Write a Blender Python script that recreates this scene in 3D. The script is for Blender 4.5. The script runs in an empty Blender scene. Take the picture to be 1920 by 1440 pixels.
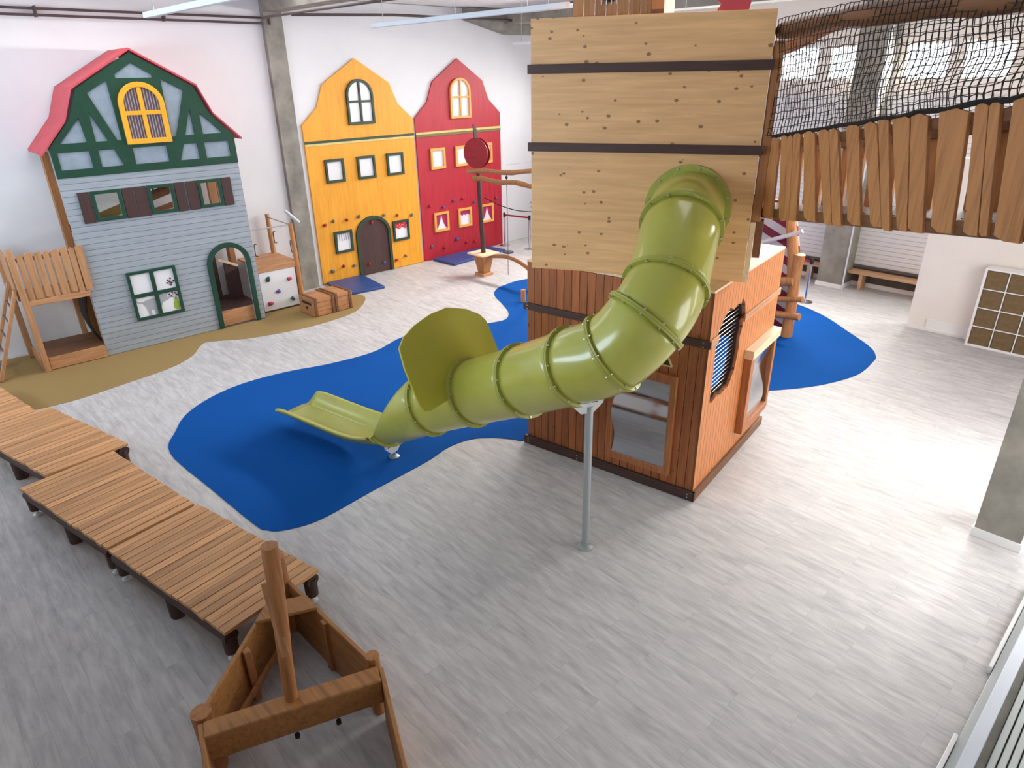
import bpy, bmesh, math, random
from mathutils import Vector, Matrix
from mathutils.geometry import tessellate_polygon

# ------------------------------------------------------------------ scene, camera, world, lights
S = bpy.context.scene
COL = S.collection
random.seed(7)
PI = math.pi

cam_d = bpy.data.cameras.new('camera')
cam = bpy.data.objects.new('camera', cam_d); COL.objects.link(cam)
cam_d.sensor_fit = 'HORIZONTAL'; cam_d.sensor_width = 36.0; cam_d.lens = 36.0 * 1260.12 / 1920.0
cam_d.clip_start = 0.05; cam_d.clip_end = 100
_r, _d, _f = (0.725385, -0.688151, -0.016278), (-0.299507, -0.294244, -0.907588), (0.619768, 0.663226, -0.419546)
cam.matrix_world = Matrix(((_r[0], -_d[0], -_f[0], 0), (_r[1], -_d[1], -_f[1], 0), (_r[2], -_d[2], -_f[2], 4.75), (0, 0, 0, 1)))
S.camera = cam

W = bpy.data.worlds.new('World'); S.world = W; W.use_nodes = True
_bg = W.node_tree.nodes['Background']; _bg.inputs[0].default_value = (0.93, 0.96, 1.0, 1); _bg.inputs[1].default_value = 5.0

S.view_settings.view_transform = 'Standard'; S.view_settings.look = 'None'
S.view_settings.gamma = 1.0; S.view_settings.use_curve_mapping = False
S.view_settings.exposure = -0.35


def area(name, loc, target, sx, sy, power, color=(1, 1, 1), spread=180):
    l = bpy.data.lights.new(name, 'AREA'); l.shape = 'RECTANGLE'; l.size = sx; l.size_y = sy
    l.energy = power; l.color = color; l.spread = math.radians(spread)
    o = bpy.data.objects.new(name, l); COL.objects.link(o); o.location = loc
    o.rotation_euler = (Vector(target) - Vector(loc)).to_track_quat('-Z', 'Y').to_euler()
    return o


COOL = (0.90, 0.95, 1.0); WARM = (1.0, 0.95, 0.88)
for _y in (7.38, 4.70, 10.06, 12.74, 2.02):                      # daylight through the high windows of the far wall
    area('far_window_daylight', (16.95, _y, 4.9), (8.0, _y * 0.5 + 4, 0.5), 2.0, 0.8, 560, (1.0, 0.97, 0.93), 125)
area('side_window_daylight', (9.1, -0.78, 2.3), (8.6, 8, 2.2), 5.2, 3.1, 200, WARM)      # glazing of the wall on the right
area('near_window_daylight', (-3.2, 9.1, 4.1), (6, 11.5, 1.0), 9.4, 1.8, 560, (0.60, 0.79, 1.0))   # glazing of the wall on the left
for _x, _y in ((6.8, 12.4), (10.2, 10.4), (7.6, 4.6), (3.4, 12.8)):          # added fill lamps below the closed ceiling
    area('ceiling_fill', (_x, _y, 6.18), (_x, _y, 0), 2.6, 2.6, 70, (0.98, 0.98, 1.0))

# ------------------------------------------------------------------ mesh helpers


class MB:
    def __init__(s): s.v = []; s.f = []; s.m = []

    def add(s, vs, fs, m=0):
        o = len(s.v); s.v += [tuple(p) for p in vs]
        s.f += [tuple(i + o for i in f) for f in fs]; s.m += [m] * len(fs); return s

    def box(s, x0, x1, y0, y1, z0, z1, m=0):
        vs = [(x, y, z) for z in (z0, z1) for y in (y0, y1) for x in (x0, x1)]
        return s.add(vs, [(0, 2, 3, 1), (4, 5, 7, 6), (0, 1, 5, 4), (2, 6, 7, 3), (0, 4, 6, 2), (1, 3, 7, 5)], m)

    def beam(s, p, q, w, h, up=(0, 0, 1), m=0):
        p, q = Vector(p), Vector(q); d = (q - p).normalized(); u = Vector(up)
        if abs(d.dot(u)) > 0.98: u = Vector((0, 1, 0))
        a = d.cross(u).normalized(); b = a.cross(d).normalized()
        vs = [c + a * i * w / 2 + b * j * h / 2 for c in (p, q) for j in (-1, 1) for i in (-1, 1)]
        return s.add(vs, [(0, 2, 3, 1), (4, 5, 7, 6), (0, 1, 5, 4), (2, 6, 7, 3), (0, 4, 6, 2), (1, 3, 7, 5)], m)

    def tube(s, path, r, n=12, m=0, wob=0.0, flat=1.0):
        P = [Vector(p) for p in path]; k = len(P)
        R = list(r) if isinstance(r, (list, tuple)) else [r] * k
        T = [(P[min(i + 1, k - 1)] - P[max(i - 1, 0)]).normalized() for i in range(k)]
        a = T[0].orthogonal().normalized(); vs = []
        for i in range(k):
            a = (a - T[i] * a.dot(T[i])).normalized(); b = T[i].cross(a)
            for j in range(n):
                t = 2 * PI * j / n; rr = R[i] * (1 + wob * (random.random() - .5))
                vs.append(P[i] + a * math.cos(t) * rr + b * math.sin(t) * rr * flat)
        fs = [(i * n + j, i * n + (j + 1) % n, (i + 1) * n + (j + 1) % n, (i + 1) * n + j) for i in range(k - 1) for j in range(n)]
        fs += [tuple(range(n))[::-1], tuple(range((k - 1) * n, k * n))]
        return s.add(vs, fs, m)

    def poly(s, outer, d0, d1, plane='xz', holes=(), m=0):
        mp = {'xz': lambda a, b, d: (a, d, b), 'xy': lambda a, b, d: (a, b, d), 'yz': lambda a, b, d: (d, a, b)}[plane]
        loops = [list(outer)] + [list(h) for h in holes]
        tri = tessellate_polygon([[Vector((a, b, 0)) for a, b in l] for l in loops])
        flat = [p for l in loops for p in l]; n = len(flat)
        vs = [mp(a, b, d0) for a, b in flat] + [mp(a, b, d1) for a, b in flat]
        fs = [tuple(t) for t in tri] + [tuple(i + n for i in t[::-1]) for t in tri]; o = 0
        for l in loops:
            k = len(l)
            fs += [(o + i, o + (i + 1) % k, o + (i + 1) % k + n, o + i + n) for i in range(k)]; o += k
        return s.add(vs, fs, m)

    def lathe(s, prof, c=(0, 0, 0), n=24, axis='z', m=0):
        vs = []; c = Vector(c)
        for r, h in prof:
            for j in range(n):
                t = 2 * PI * j / n; x, y = r * math.cos(t), r * math.sin(t)
                vs.append(c + Vector({'z': (x, y, h), 'y': (x, h, y), 'x': (h, x, y)}[axis]))
        k = len(prof)
        fs = [(i * n + j, i * n + (j + 1) % n, (i + 1) * n + (j + 1) % n, (i + 1) * n + j) for i in range(k - 1) for j in range(n)]
        fs += [tuple(range(n)), tuple(range((k - 1) * n, k * n))]
        return s.add(vs, fs, m)

    def grid(s, fn, nu, nv, m=0, closed_u=False):
        vs = [fn(i, j) for j in range(nv) for i in range(nu)]
        fs = [(j * nu + i, j * nu + (i + 1) % nu, (j + 1) * nu + (i + 1) % nu, (j + 1) * nu + i)
              for j in range(nv - 1) for i in range(nu if closed_u else nu - 1)]
        return s.add(vs, fs, m)

    def build(s, name, mat, parent=None, bevel=0, solid=0, smooth=True, loc=None, rot=None):
        me = bpy.data.meshes.new(name); me.from_pydata(s.v, [], s.f); me.update()
        bm = bmesh.new(); bm.from_mesh(me)
        bmesh.ops.recalc_face_normals(bm, faces=bm.faces); bm.to_mesh(me); bm.free()
        mats = mat if isinstance(mat, (list, tuple)) else [mat]
        for x in mats: me.materials.append(x)
        if len(mats) > 1:
            for p, i in zip(me.polygons, s.m): p.material_index = i
        if smooth:
            me.shade_smooth(); me.set_sharp_from_angle(angle=math.radians(38))
        o = bpy.data.objects.new(name, me); COL.objects.link(o)
        if parent: o.parent = parent
        if loc: o.location = loc
        if rot: o.rotation_euler = rot
        if solid:
            q = o.modifiers.new('solid', 'SOLIDIFY'); q.thickness = solid; q.offset = 0
        if bevel:
            q = o.modifiers.new('bevel', 'BEVEL'); q.width = bevel; q.segments = 2; q.limit_method = 'ANGLE'
            q.harden_normals = False
        return o


def thing(name, label, cat, loc=(0, 0, 0), rotz=0.0, group=None):
    o = bpy.data.objects.new(name, None); COL.objects.link(o); o.empty_display_size = .1
    o.location = loc; o.rotation_euler = (0, 0, math.radians(rotz)); tag(o, label, cat, group); return o


def tag(o, label, cat, group=None, kind=None):
    o['label'] = label; o['category'] = cat
    if group: o['group'] = group
    if kind: o['kind'] = kind
    return o


def struct(o): o['kind'] = 'structure'; return o


def lab(o, t): o['label'] = t; return o


def copy_tree(src, parent=None):
    c = src.copy(); COL.objects.link(c)
    if parent:
        c.parent = parent; c.matrix_parent_inverse = src.matrix_parent_inverse.copy()
    for ch in list(src.children): copy_tree(ch, c)
    return c


def catmull(P, n=8, closed=False):
    P = [Vector(p) for p in P]; k = len(P); out = []
    for i in range(k if closed else k - 1):
        g = (lambda j: P[j % k]) if closed else (lambda j: P[min(max(j, 0), k - 1)])
        a, b, c, d = g(i - 1), g(i), g(i + 1), g(i + 2)
        for q in range(n):
            t = q / n
            out.append(.5 * ((2 * b) + (c - a) * t + (2 * a - 5 * b + 4 * c - d) * t * t + (3 * b - a - 3 * c + d) * t ** 3))
    if not closed: out.append(P[-1])
    return out


def arch(x0, x1, z0, zs, top, n=18):
    cx, r = (x0 + x1) / 2, (x1 - x0) / 2
    return [(x0, z0), (x1, z0)] + [(cx + r * math.cos(PI * i / n), zs + (top - zs) * math.sin(PI * i / n)) for i in range(n + 1)]


def arch_band(o, i):
    """open arch: outer outline o and inner outline i, both from arch()"""
    return [o[0], i[0]] + i[2:][::-1] + [i[1], o[1]] + o[2:]


def rect(x0, x1, z0, z1): return [(x0, z0), (x1, z0), (x1, z1), (x0, z1)]


# ------------------------------------------------------------------ materials
def lin(c): return tuple(((v / 255) / 12.92 if v <= 10 else ((v / 255 + .055) / 1.055) ** 2.4) for v in c) + (1,)


def mat(name, rgb, rough=.6, metal=0.0, spec=.5, coat=0.0):
    m = bpy.data.materials.new(name); m.use_nodes = True; b = m.node_tree.nodes['Principled BSDF']
    b.inputs['Base Color'].default_value = lin(rgb); b.inputs['Roughness'].default_value = rough
    b.inputs['Metallic'].default_value = metal; b.inputs['Specular IOR Level'].default_value = spec
    b.inputs['Coat Weight'].default_value = coat; b.inputs['Coat Roughness'].default_value = .12
    return m


class NT:
    def __init__(s, m): s.t = m.node_tree; s.b = s.t.nodes['Principled BSDF']

    def n(s, ty, **k):
        x = s.t.nodes.new(ty)
        for a, v in k.items():
            if a in x.inputs: x.inputs[a].default_value = v
            else: setattr(x, a, v)
        return x

    def l(s, a, b): s.t.links.new(a, b)

    def coord(s, scale=(1, 1, 1), rot=(0, 0, 0), out='Object', loc=(0, 0, 0)):
        c = s.n('ShaderNodeTexCoord'); mp = s.n('ShaderNodeMapping')
        mp.inputs['Scale'].default_value = scale; mp.inputs['Rotation'].default_value = rot; mp.inputs['Location'].default_value = loc
        s.l(c.outputs[out], mp.inputs['Vector']); return mp.outputs[0]

    def noise(s, vec, scale=5., detail=4., rough=.55, dist=0.):
        x = s.n('ShaderNodeTexNoise'); x.inputs['Scale'].default_value = scale; x.inputs['Detail'].default_value = detail
        x.inputs['Roughness'].default_value = rough; x.inputs['Distortion'].default_value = dist
        s.l(vec, x.inputs['Vector']); return x.outputs['Fac']

    def ramp(s, fac, stops):
        r = s.n('ShaderNodeValToRGB'); e = r.color_ramp.elements
        while len(e) < len(stops): e.new(.5)
        for q, (p, c) in zip(e, stops): q.position = p; q.color = c
        s.l(fac, r.inputs[0]); return r.outputs[0]

    def math(s, op, a, b=None, c=None):
        x = s.n('ShaderNodeMath'); x.operation = op
        for i, v in enumerate((a, b, c)):
            if v is None: continue
            if isinstance(v, (int, float)): x.inputs[i].default_value = v
            else: s.l(v, x.inputs[i])
        return x.outputs[0]

    def mix(s, fac, a, b, mode='MIX'):
        x = s.n('ShaderNodeMix'); x.data_type = 'RGBA'; x.blend_type = mode
        for i, v in ((0, fac), (6, a), (7, b)):
            if isinstance(v, (int, float)): x.inputs[i].default_value = v
            elif isinstance(v, tuple): x.inputs[i].default_value = v
            else: s.l(v, x.inputs[i])
        return x.outputs[2]

    def bump(s, h, strength=.3, dist=.01):
        x = s.n('ShaderNodeBump'); x.inputs['Strength'].default_value = strength; x.inputs['Distance'].default_value = dist
        s.l(h, x.inputs['Height']); s.l(x.outputs[0], s.b.inputs['Normal'])

    def base(s, c): s.l(c, s.b.inputs['Base Color'])


def wood(name, a, b, axis='x', rough=.55, grain=1.0, island=.35, knots=0.0, dark=(60, 35, 20), ks=None, groove=None, gcol=(50, 30, 20), coat=0.0):
    """timber: grain along one object axis, tone per board, optional knots and board joints"""
    m = mat(name, a, rough, coat=coat); t = NT(m)
    sc = {'x': (.9, 14, 14), 'y': (14, .9, 14), 'z': (14, 14, .9)}[axis]
    v = t.coord(tuple(q * grain for q in sc))
    f = t.noise(v, 2.2, 6, .62, .5)
    c = t.ramp(f, [(.25, lin(b)), (.5, lin(a)), (.8, lin(tuple(min(255, q * 1.1) for q in a)))])
    g = t.n('ShaderNodeNewGeometry')
    rv = t.math('MULTIPLY_ADD', g.outputs['Random Per Island'], island, 1 - island / 2)
    hs = t.n('ShaderNodeHueSaturation'); t.l(c, hs.inputs['Color']); t.l(rv, hs.inputs['Value']); c = hs.outputs[0]
    if knots:
        ks = ks or {'x': (4.0, 7, 7), 'y': (7, 4.0, 7), 'z': (7, 7, 4.0)}[axis]
        vo = t.n('ShaderNodeTexVoronoi'); vo.inputs['Scale'].default_value = .72; vo.inputs['Randomness'].default_value = 1
        kv = t.coord(ks, loc=(1.3, 2.1, .7)); t.l(kv, vo.inputs['Vector'])
        wn = t.noise(kv, 1.1, 2)
        k = t.math('LESS_THAN', t.math('ADD', vo.outputs['Distance'], t.math('MULTIPLY', wn, .14)), knots)
        c = t.mix(t.math('MULTIPLY', k, .8), c, lin(dark))
    if groove:
        ax, step, wd, off = groove
        sp = t.n('ShaderNodeSeparateXYZ'); t.l(t.coord(), sp.inputs[0])
        fr = t.math('FRACT', t.math('ADD', t.math('DIVIDE', sp.outputs[ax], step), off))
        gm = t.math('LESS_THAN', fr, wd / step)
        c = t.mix(gm, c, lin(gcol)); t.bump(t.math('SUBTRACT', 1, gm), .5, .004)
    else:
        t.bump(f, .15, .004)
    t.base(c); return m


M = {}
# floor: pale grey washed oak boards running along Y
m = mat('washed_oak_floor', (180, 172, 164), .52, spec=.3); t = NT(m)
bv = t.coord((1, 1, 1), (0, 0, PI / 2))
br = t.n('ShaderNodeTexBrick'); br.offset = .37; br.offset_frequency = 2
for k_, v_ in (('Scale', 1.0), ('Mortar Size', .0015), ('Mortar Smooth', .1), ('Bias', 0.0), ('Brick Width', 1.22), ('Row Height', .178)): br.inputs[k_].default_value = v_
br.inputs['Color1'].default_value = (.0, .0, .0, 1); br.inputs['Color2'].default_value = (1, 1, 1, 1); br.inputs['Mortar'].default_value = (.2, .2, .2, 1)
t.l(bv, br.inputs['Vector'])
sv = t.n('ShaderNodeSeparateXYZ'); t.l(t.coord(), sv.inputs[0])
cmb = t.n('ShaderNodeCombineXYZ')
t.l(t.math('MULTIPLY', sv.outputs[0], 14), cmb.inputs[0]); t.l(t.math('MULTIPLY', sv.outputs[1], 2.2), cmb.inputs[1]); t.l(t.math('MULTIPLY', br.outputs['Color'], 9), cmb.inputs[2])
n1 = t.noise(cmb.outputs[0], 1.0, 7, .66, .3); n2 = t.noise(t.coord((22, 3.2, 1)), 1.0, 4, .6)
f_ = t.math('ADD', t.math('MULTIPLY', n1, .75), t.math('MULTIPLY', n2, .25))
c = t.ramp(f_, [(.26, lin((156, 153, 154))), (.44, lin((187, 185, 185))), (.58, lin((206, 203, 202))), (.75, lin((220, 218, 218)))])
c = t.mix(t.math('MULTIPLY', t.math('SUBTRACT', br.outputs['Color'], .5), .5), c, lin((206, 203, 202)))
c = t.mix(t.math('MULTIPLY', br.outputs['Fac'], .35), c, lin((120, 112, 106)))
sx_ = t.math('SUBTRACT', t.math('ADD', t.math('MULTIPLY', sv.outputs[0], .75), t.math('MULTIPLY', sv.outputs[1], .66)), 10.66 * .75 + 13.14 * .66)
sy_ = t.math('SUBTRACT', t.math('SUBTRACT', t.math('MULTIPLY', sv.outputs[1], .75), t.math('MULTIPLY', sv.outputs[0], .66)), 13.14 * .75 - 10.66 * .66)
dd = t.math('ADD', t.math('POWER', t.math('DIVIDE', sx_, .22), 2), t.math('POWER', t.math('DIVIDE', sy_, .75), 2))
st = t.math('MULTIPLY', t.math('MAXIMUM', t.math('SUBTRACT', 1, dd), 0), t.math('MULTIPLY', n2, .9))
c = t.mix(st, c, lin((150, 95, 98)))                                      # faded red paint scuff left on the boards
t.base(c); t.bump(t.math('MULTIPLY', f_, .6), .08, .003)
M['floor'] = m


def carpet(name, rgb):
    m = mat(name, rgb, .95, spec=.1); t = NT(m); f = t.noise(t.coord(), 260, 2, .7); g = t.noise(t.coord(), 1.2, 2)
    d = tuple(q * .8 for q in rgb)
    t.base(t.mix(t.math('MULTIPLY', g, .35), t.ramp(f, [(.3, lin(d)), (.7, lin(rgb))]), lin(d))); t.bump(f, .3, .003); return m


def paint(name, rgb, rough=.55, var=.12, scale=3.0, stretch=(1, 1, 1), coat=0.0):
    m = mat(name, rgb, rough, coat=coat); t = NT(m); f = t.noise(t.coord(stretch), scale, 5, .6)
    t.base(t.ramp(f, [(.25, lin(tuple(q * (1 - var) for q in rgb))), (.75, lin(tuple(min(255, q * (1 + var * .5)) for q in rgb)))]))
    return m


M['blue_carpet'] = carpet('blue_carpet', (13, 90, 176)); M['sand_carpet'] = carpet('sand_carpet', (176, 148, 98))
M['white_wall'] = paint('white_wall_paint', (231, 231, 233), .8, .02, 1.2)
M['warm_wall'] = paint('cream_wall_paint', (236, 230, 222), .8, .02, 1.2)
M['white'] = paint('white_lacquer', (240, 239, 237), .4, .01)
M['concrete'] = paint('grey_concrete', (150, 146, 136), .85, .22, 2.5)
M['dark_concrete'] = paint('dark_concrete', (98, 92, 86), .85, .2, 3)
m = mat('ribbed_panel', (222, 222, 222), .5); t = NT(m); sp = t.n('ShaderNodeSeparateXYZ'); t.l(t.coord(), sp.inputs[0])
fr = t.math('FRACT', t.math('DIVIDE', sp.outputs[2], .1)); t.bump(t.math('MINIMUM', t.math('MULTIPLY', fr, 6), 1), .6, .01)
t.base(t.mix(t.math('LESS_THAN', fr, .08), lin((222, 222, 222)), lin((170, 170, 172)))); M['ribbed'] = m
m = mat('corrugated_ceiling', (214, 214, 214), .55); t = NT(m); sp = t.n('ShaderNodeSeparateXYZ'); t.l(t.coord(), sp.inputs[0])
M['ceiling'] = m
M['pine'] = wood('pale_pine_board', (230, 182, 128), (216, 166, 112), 'y', .5, .55, .05, .205, (124, 80, 46), (0, 8.5, 12))
M['pine_roof'] = wood('planed_pine', (240, 208, 172), (226, 186, 146), 'x', .55, .8, .1)
M['cabin_x'] = wood('larch_cladding_shaded', (168, 100, 56), (132, 72, 37), 'z', .5, 1, .36, .15, (84, 46, 24), (0, 11, 5))  # same larch as the side, darkened for the cabin face in shade
M['cabin_y'] = wood('larch_cladding_lit', (208, 132, 74), (178, 102, 52), 'z', .5, 1, .1, .15, (110, 62, 34), (6, 0, 3), groove=('X', .0960, .011, 0.1), gcol=(134, 80, 46))  # lit copy of the larch, lightened for the side facing the windows
M['frame_wood'] = wood('larch_frame', (178, 112, 66), (140, 82, 46), 'z', .5, 1, .25)
M['brown_band'] = wood('dark_stained_batten', (74, 50, 42), (54, 36, 31), 'y', .55, 1, .1)
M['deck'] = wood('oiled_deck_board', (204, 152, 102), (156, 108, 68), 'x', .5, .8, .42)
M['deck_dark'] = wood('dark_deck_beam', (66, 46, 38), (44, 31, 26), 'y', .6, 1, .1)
M['post'] = wood('robinia_post', (170, 114, 66), (128, 82, 46), 'z', .55, 1, .2)
M['log'] = wood('robinia_log', (158, 108, 66), (120, 78, 46), 'x', .55, .8, .2)
M['log_dark'] = wood('weathered_robinia', (118, 78, 48), (84, 54, 32), 'x', .55, .8, .25)
M['log_y'] = wood('robinia_beam', (166, 114, 62), (124, 82, 42), 'y', .55, .8, .25)
M['log_light'] = wood('honey_robinia', (190, 128, 76), (150, 94, 52), 'z', .5, .8, .2)
M['plank_z'] = wood('bridge_plank', (182, 126, 78), (144, 94, 56), 'z', .5, .8, .3, .1, (80, 46, 26))
M['furniture'] = wood('playframe_board', (186, 138, 96), (150, 106, 70), 'z', .55, .9, .3)
M['furniture_x'] = wood('playframe_plank', (194, 142, 100), (158, 108, 72), 'x', .55, .9, .25)
M['chest'] = wood('chest_board', (182, 128, 84), (150, 98, 60), 'x', .55, .9, .25)
M['bench'] = wood('bench_pine', (200, 160, 122), (180, 138, 100), 'y', .5, .8, .15)
M['grey_siding'] = wood('grey_blue_siding', (158, 166, 172), (147, 155, 162), 'x', .55, .6, .0, 0, groove=('Z', .1045, .008, .0), gcol=(86, 98, 116))
M['grey_panel'] = paint('grey_blue_infill', (146, 160, 172), .6, .1, 6, (1, 1, 1))
M['green'] = paint('dark_green_paint', (14, 66, 46), .5, .12, 6)
M['green_dk'] = paint('bottle_green_paint', (40, 66, 48), .5, .12, 6)
M['yellow_paint'] = paint('sun_yellow_paint', (240, 174, 44), .5, .06, 5)
M['roof_red'] = paint('raspberry_roof_paint', (204, 74, 84), .6, .08, 4)
M['shutter'] = wood('brown_shutter', (70, 46, 42), (56, 36, 34), 'z', .6, 1, .1)
M['yellow_wall'] = wood('yellow_stained_board', (238, 164, 42), (228, 148, 30), 'z', .5, .5, .0, .1, (190, 110, 24))
M['red_wall'] = wood('red_stained_board', (182, 30, 48), (162, 22, 40), 'z', .5, .5, .0, .1, (130, 16, 30))
M['pale_yellow'] = paint('straw_paint', (222, 200, 120), .5); M['olive'] = paint('olive_paint', (120, 112, 62), .5)
M['orange_frame'] = paint('apricot_frame', (238, 172, 84), .5, .05, 6)
M['door_brown'] = wood('brown_door', (72, 46, 42), (56, 35, 33), 'z', .5, .8, .0)
M['slide'] = paint('lime_fibreglass', (180, 181, 78), .28, .05, 3.0, coat=.6)
M['flange'] = paint('lime_flange', (168, 170, 78), .4, .06, 4)
M['shield'] = paint('lime_hpl_plate', (180, 177, 62), .45, .03, 2)
M['black'] = mat('black_rubber', (24, 22, 22), .6)
M['steel'] = mat('polished_steel', (200, 200, 204), .18, 1); M['zinc'] = mat('galvanised_steel', (182, 190, 192), .42, .7)
M['bolt'] = mat('bolt_steel', (200, 198, 180), .35, .8)
M['bracket'] = mat('white_steel_plate', (226, 230, 230), .4, .1)
M['mirror'] = mat('mirror_sheet', (176, 176, 180), .09, 1)
M['red_belt'] = mat('red_belt', (168, 26, 38), .7); M['red_disc'] = wood('red_disc_board', (150, 26, 40), (126, 18, 30), 'x', .5, .7, .2)
M['stripe_red'] = paint('crimson_board', (134, 26, 52), .55); M['stripe_white'] = paint('offwhite_board', (224, 214, 214), .55)
M['mat_blue'] = paint('blue_vinyl_mat', (40, 78, 142), .4, .08, 3)
M['basket'] = paint('brown_felt', (120, 98, 68), .9, .16, 14)
M['grey_tube'] = mat('grey_plastic_tube', (196, 202, 206), .35, .2)
M['navy_steel'] = mat('dark_blue_steel', (70, 74, 100), .25, .8)
M['rope'] = mat('black_rope', (30, 27, 26), .8); M['grey_rope'] = mat('grey_cable', (110, 108, 110), .6)
M['pane_white'] = mat('white_pane', (238, 238, 240), .25)
M['magenta'] = mat('magenta_curtain', (176, 34, 88), .7); M['lilac'] = mat('lilac_stripe', (150, 140, 166), .7)
M['vase'] = mat('green_vase_paint', (150, 172, 60), .5); M['cat'] = mat('grey_cat_paint', (168, 172, 178), .6); M['maroon'] = mat('maroon_paint', (92, 28, 48), .6)
M['dark_in'] = mat('dark_shade_tone', (38, 28, 24), .8)  # dark tone: painted shade of openings, cladding backing, chest marks
M['curtain'] = None
m = mat('striped_voile', (120, 104, 108), .8); t = NT(m); sp = t.n('ShaderNodeSeparateXYZ'); t.l(t.coord(), sp.inputs[0])
fr = t.math('FRACT', t.math('DIVIDE', sp.outputs[0], .047)); t.base(t.mix(t.math('LESS_THAN', fr, .3), lin((92, 74, 78)), lin((168, 160, 168)))); M['curtain'] = m
m = mat('spotted_curtain', (206, 40, 56), .7); t = NT(m); vo = t.n('ShaderNodeTexVoronoi'); vo.inputs['Scale'].default_value = 22; t.l(t.coord((1, 0, 1)), vo.inputs['Vector'])
t.base(t.mix(t.math('LESS_THAN', vo.outputs['Distance'], .28), lin((206, 40, 56)), lin((240, 220, 220)))); M['spotted'] = m
m = bpy.data.materials.new('window_glass'); m.use_nodes = True; nt = m.node_tree; nt.nodes.clear()
o_ = nt.nodes.new('ShaderNodeOutputMaterial'); mx = nt.nodes.new('ShaderNodeMixShader'); tr = nt.nodes.new('ShaderNodeBsdfTransparent'); gl = nt.nodes.new('ShaderNodeBsdfGlossy')
gl.inputs['Roughness'].default_value = .03; mx.inputs[0].default_value = .06
nt.links.new(tr.outputs[0], mx.inputs[1]); nt.links.new(gl.outputs[0], mx.inputs[2]); nt.links.new(mx.outputs[0], o_.inputs[0]); M['glass'] = m
M['radiator'] = mat('radiator_enamel', (206, 212, 210), .4); M['sill'] = paint('white_blue_sill', (214, 222, 232), .4, .02)
M['lamp_white'] = mat('white_batten', (228, 234, 240), .45)
HOLD = {'red': (168, 34, 40), 'grey': (96, 104, 116), 'blue': (70, 84, 150), 'green': (40, 84, 72), 'pink': (186, 54, 92), 'purple': (92, 84, 150)}
for k_, v_ in HOLD.items(): M['hold_' + k_] = mat('resin_hold_' + k_, v_, .6)

# ------------------------------------------------------------------ the room
XN, XF, YR, YL, ZC = -3.0, 16.75, -0.6, 15.22, 6.3
struct(MB().box(XN - .3, XF + .3, YR - .3, YL + .3, -.2, 0).build('floor', M['floor']))
# left wall, with the door at its far end
DX0, DX1, DZ = 14.12, 15.3, 2.3
struct(MB().poly([(XN - .3, 0), (DX0, 0), (DX0, DZ), (DX1, DZ), (DX1, 0), (XF + .3, 0), (XF + .3, ZC), (XN - .3, ZC)], YL, YL + .2).build('wall_left', M['white_wall'], smooth=False))
d = MB().box(DX0 + .01, DX1 - .01, YL + .015, YL + .06, .008, DZ - .01).build('door_1', M['white_wall']); struct(d)
hb = MB(); hb.lathe([(.028, 0), (.028, -.012)], (DX1 - .1, YL + .015, 1.08), 16, 'y'); hb.beam((DX1 - .1, YL - .045, 1.08), (DX1 - .23, YL - .045, 1.08), .018, .018)
hb.beam((DX1 - .1, YL + .01, 1.08), (DX1 - .1, YL - .05, 1.08), .016, .016); hb.lathe([(.024, 0), (.024, -.012)], (DX1 - .1, YL + .015, .93), 16, 'y')
hb.build('door_handle', M['steel'], d)
# far wall with its high windows
WY = [(7.5, 8.36), (6.4, 7.26), (4.82, 5.69), (3.72, 4.59), (10.18, 11.04), (9.08, 9.94), (12.86, 13.72), (11.76, 12.62), (2.14, 3.01), (1.04, 1.91)]
WZ = (4.49, 5.2)
struct(MB().poly([(YR - .3, 0), (YL + .3, 0), (YL + .3, ZC), (YR - .3, ZC)], XF, XF + .15, 'yz', [rect(a, b, *WZ) for a, b in WY]).build('wall_far', M['warm_wall'], smooth=False))
struct(MB().box(XF - .05, XF - .004, YR, YL, .5, 4.2).build('wall_far_cladding', M['ribbed']))
struct(MB().box(XF - .04, XF - .004, YR, YL, .1, .46).build('wall_far_plinth', M['dark_concrete']))
struct(MB().box(XF - .09, XF - .004, YR, YL, .45, .5).build('trim_1', M['dark_concrete']))
struct(MB().box(XF - .06, XF - .002, YR, YL, 0, .1).build('baseboard_far', M['white']))
for i, (a, b) in enumerate(WY):
    w = MB().poly(rect(a, b, *WZ), XF + .03, XF + .09, 'yz', [rect(a + .045, b - .045, WZ[0] + .045, WZ[1] - .045)]).build('window_%d' % (i + 1), M['white']); struct(w)
    MB().box(XF + .055, XF + .063, a + .04, b - .04, WZ[0] + .04, WZ[1] - .04).build('pane', M['glass'], w)
# right wall: glazed between the columns
gx = [(6.4, 8.9), (9.1, 11.6)]
struct(MB().poly([(XN - .3, 0), (XF + .3, 0), (XF + .3, ZC), (XN - .3, ZC)], YR - .15, YR, 'xz', [rect(a, b, .7, 3.9) for a, b in gx]).build('wall_right', M['white_wall'], smooth=False))
for i, (a, b) in enumerate(gx):
    w = MB().poly(rect(a, b, .7, 3.9), YR - .1, YR - .04, 'xz', [rect(a + .06, (a + b) / 2 - .03, .76, 3.84), rect((a + b) / 2 + .03, b - .06, .76, 3.84)]).build('window_%d' % (11 + i), M['white']); struct(w)
    MB().box(a + .05, b - .05, YR - .075, YR - .068, .75, 3.85).build('pane', M['glass'], w)
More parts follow.
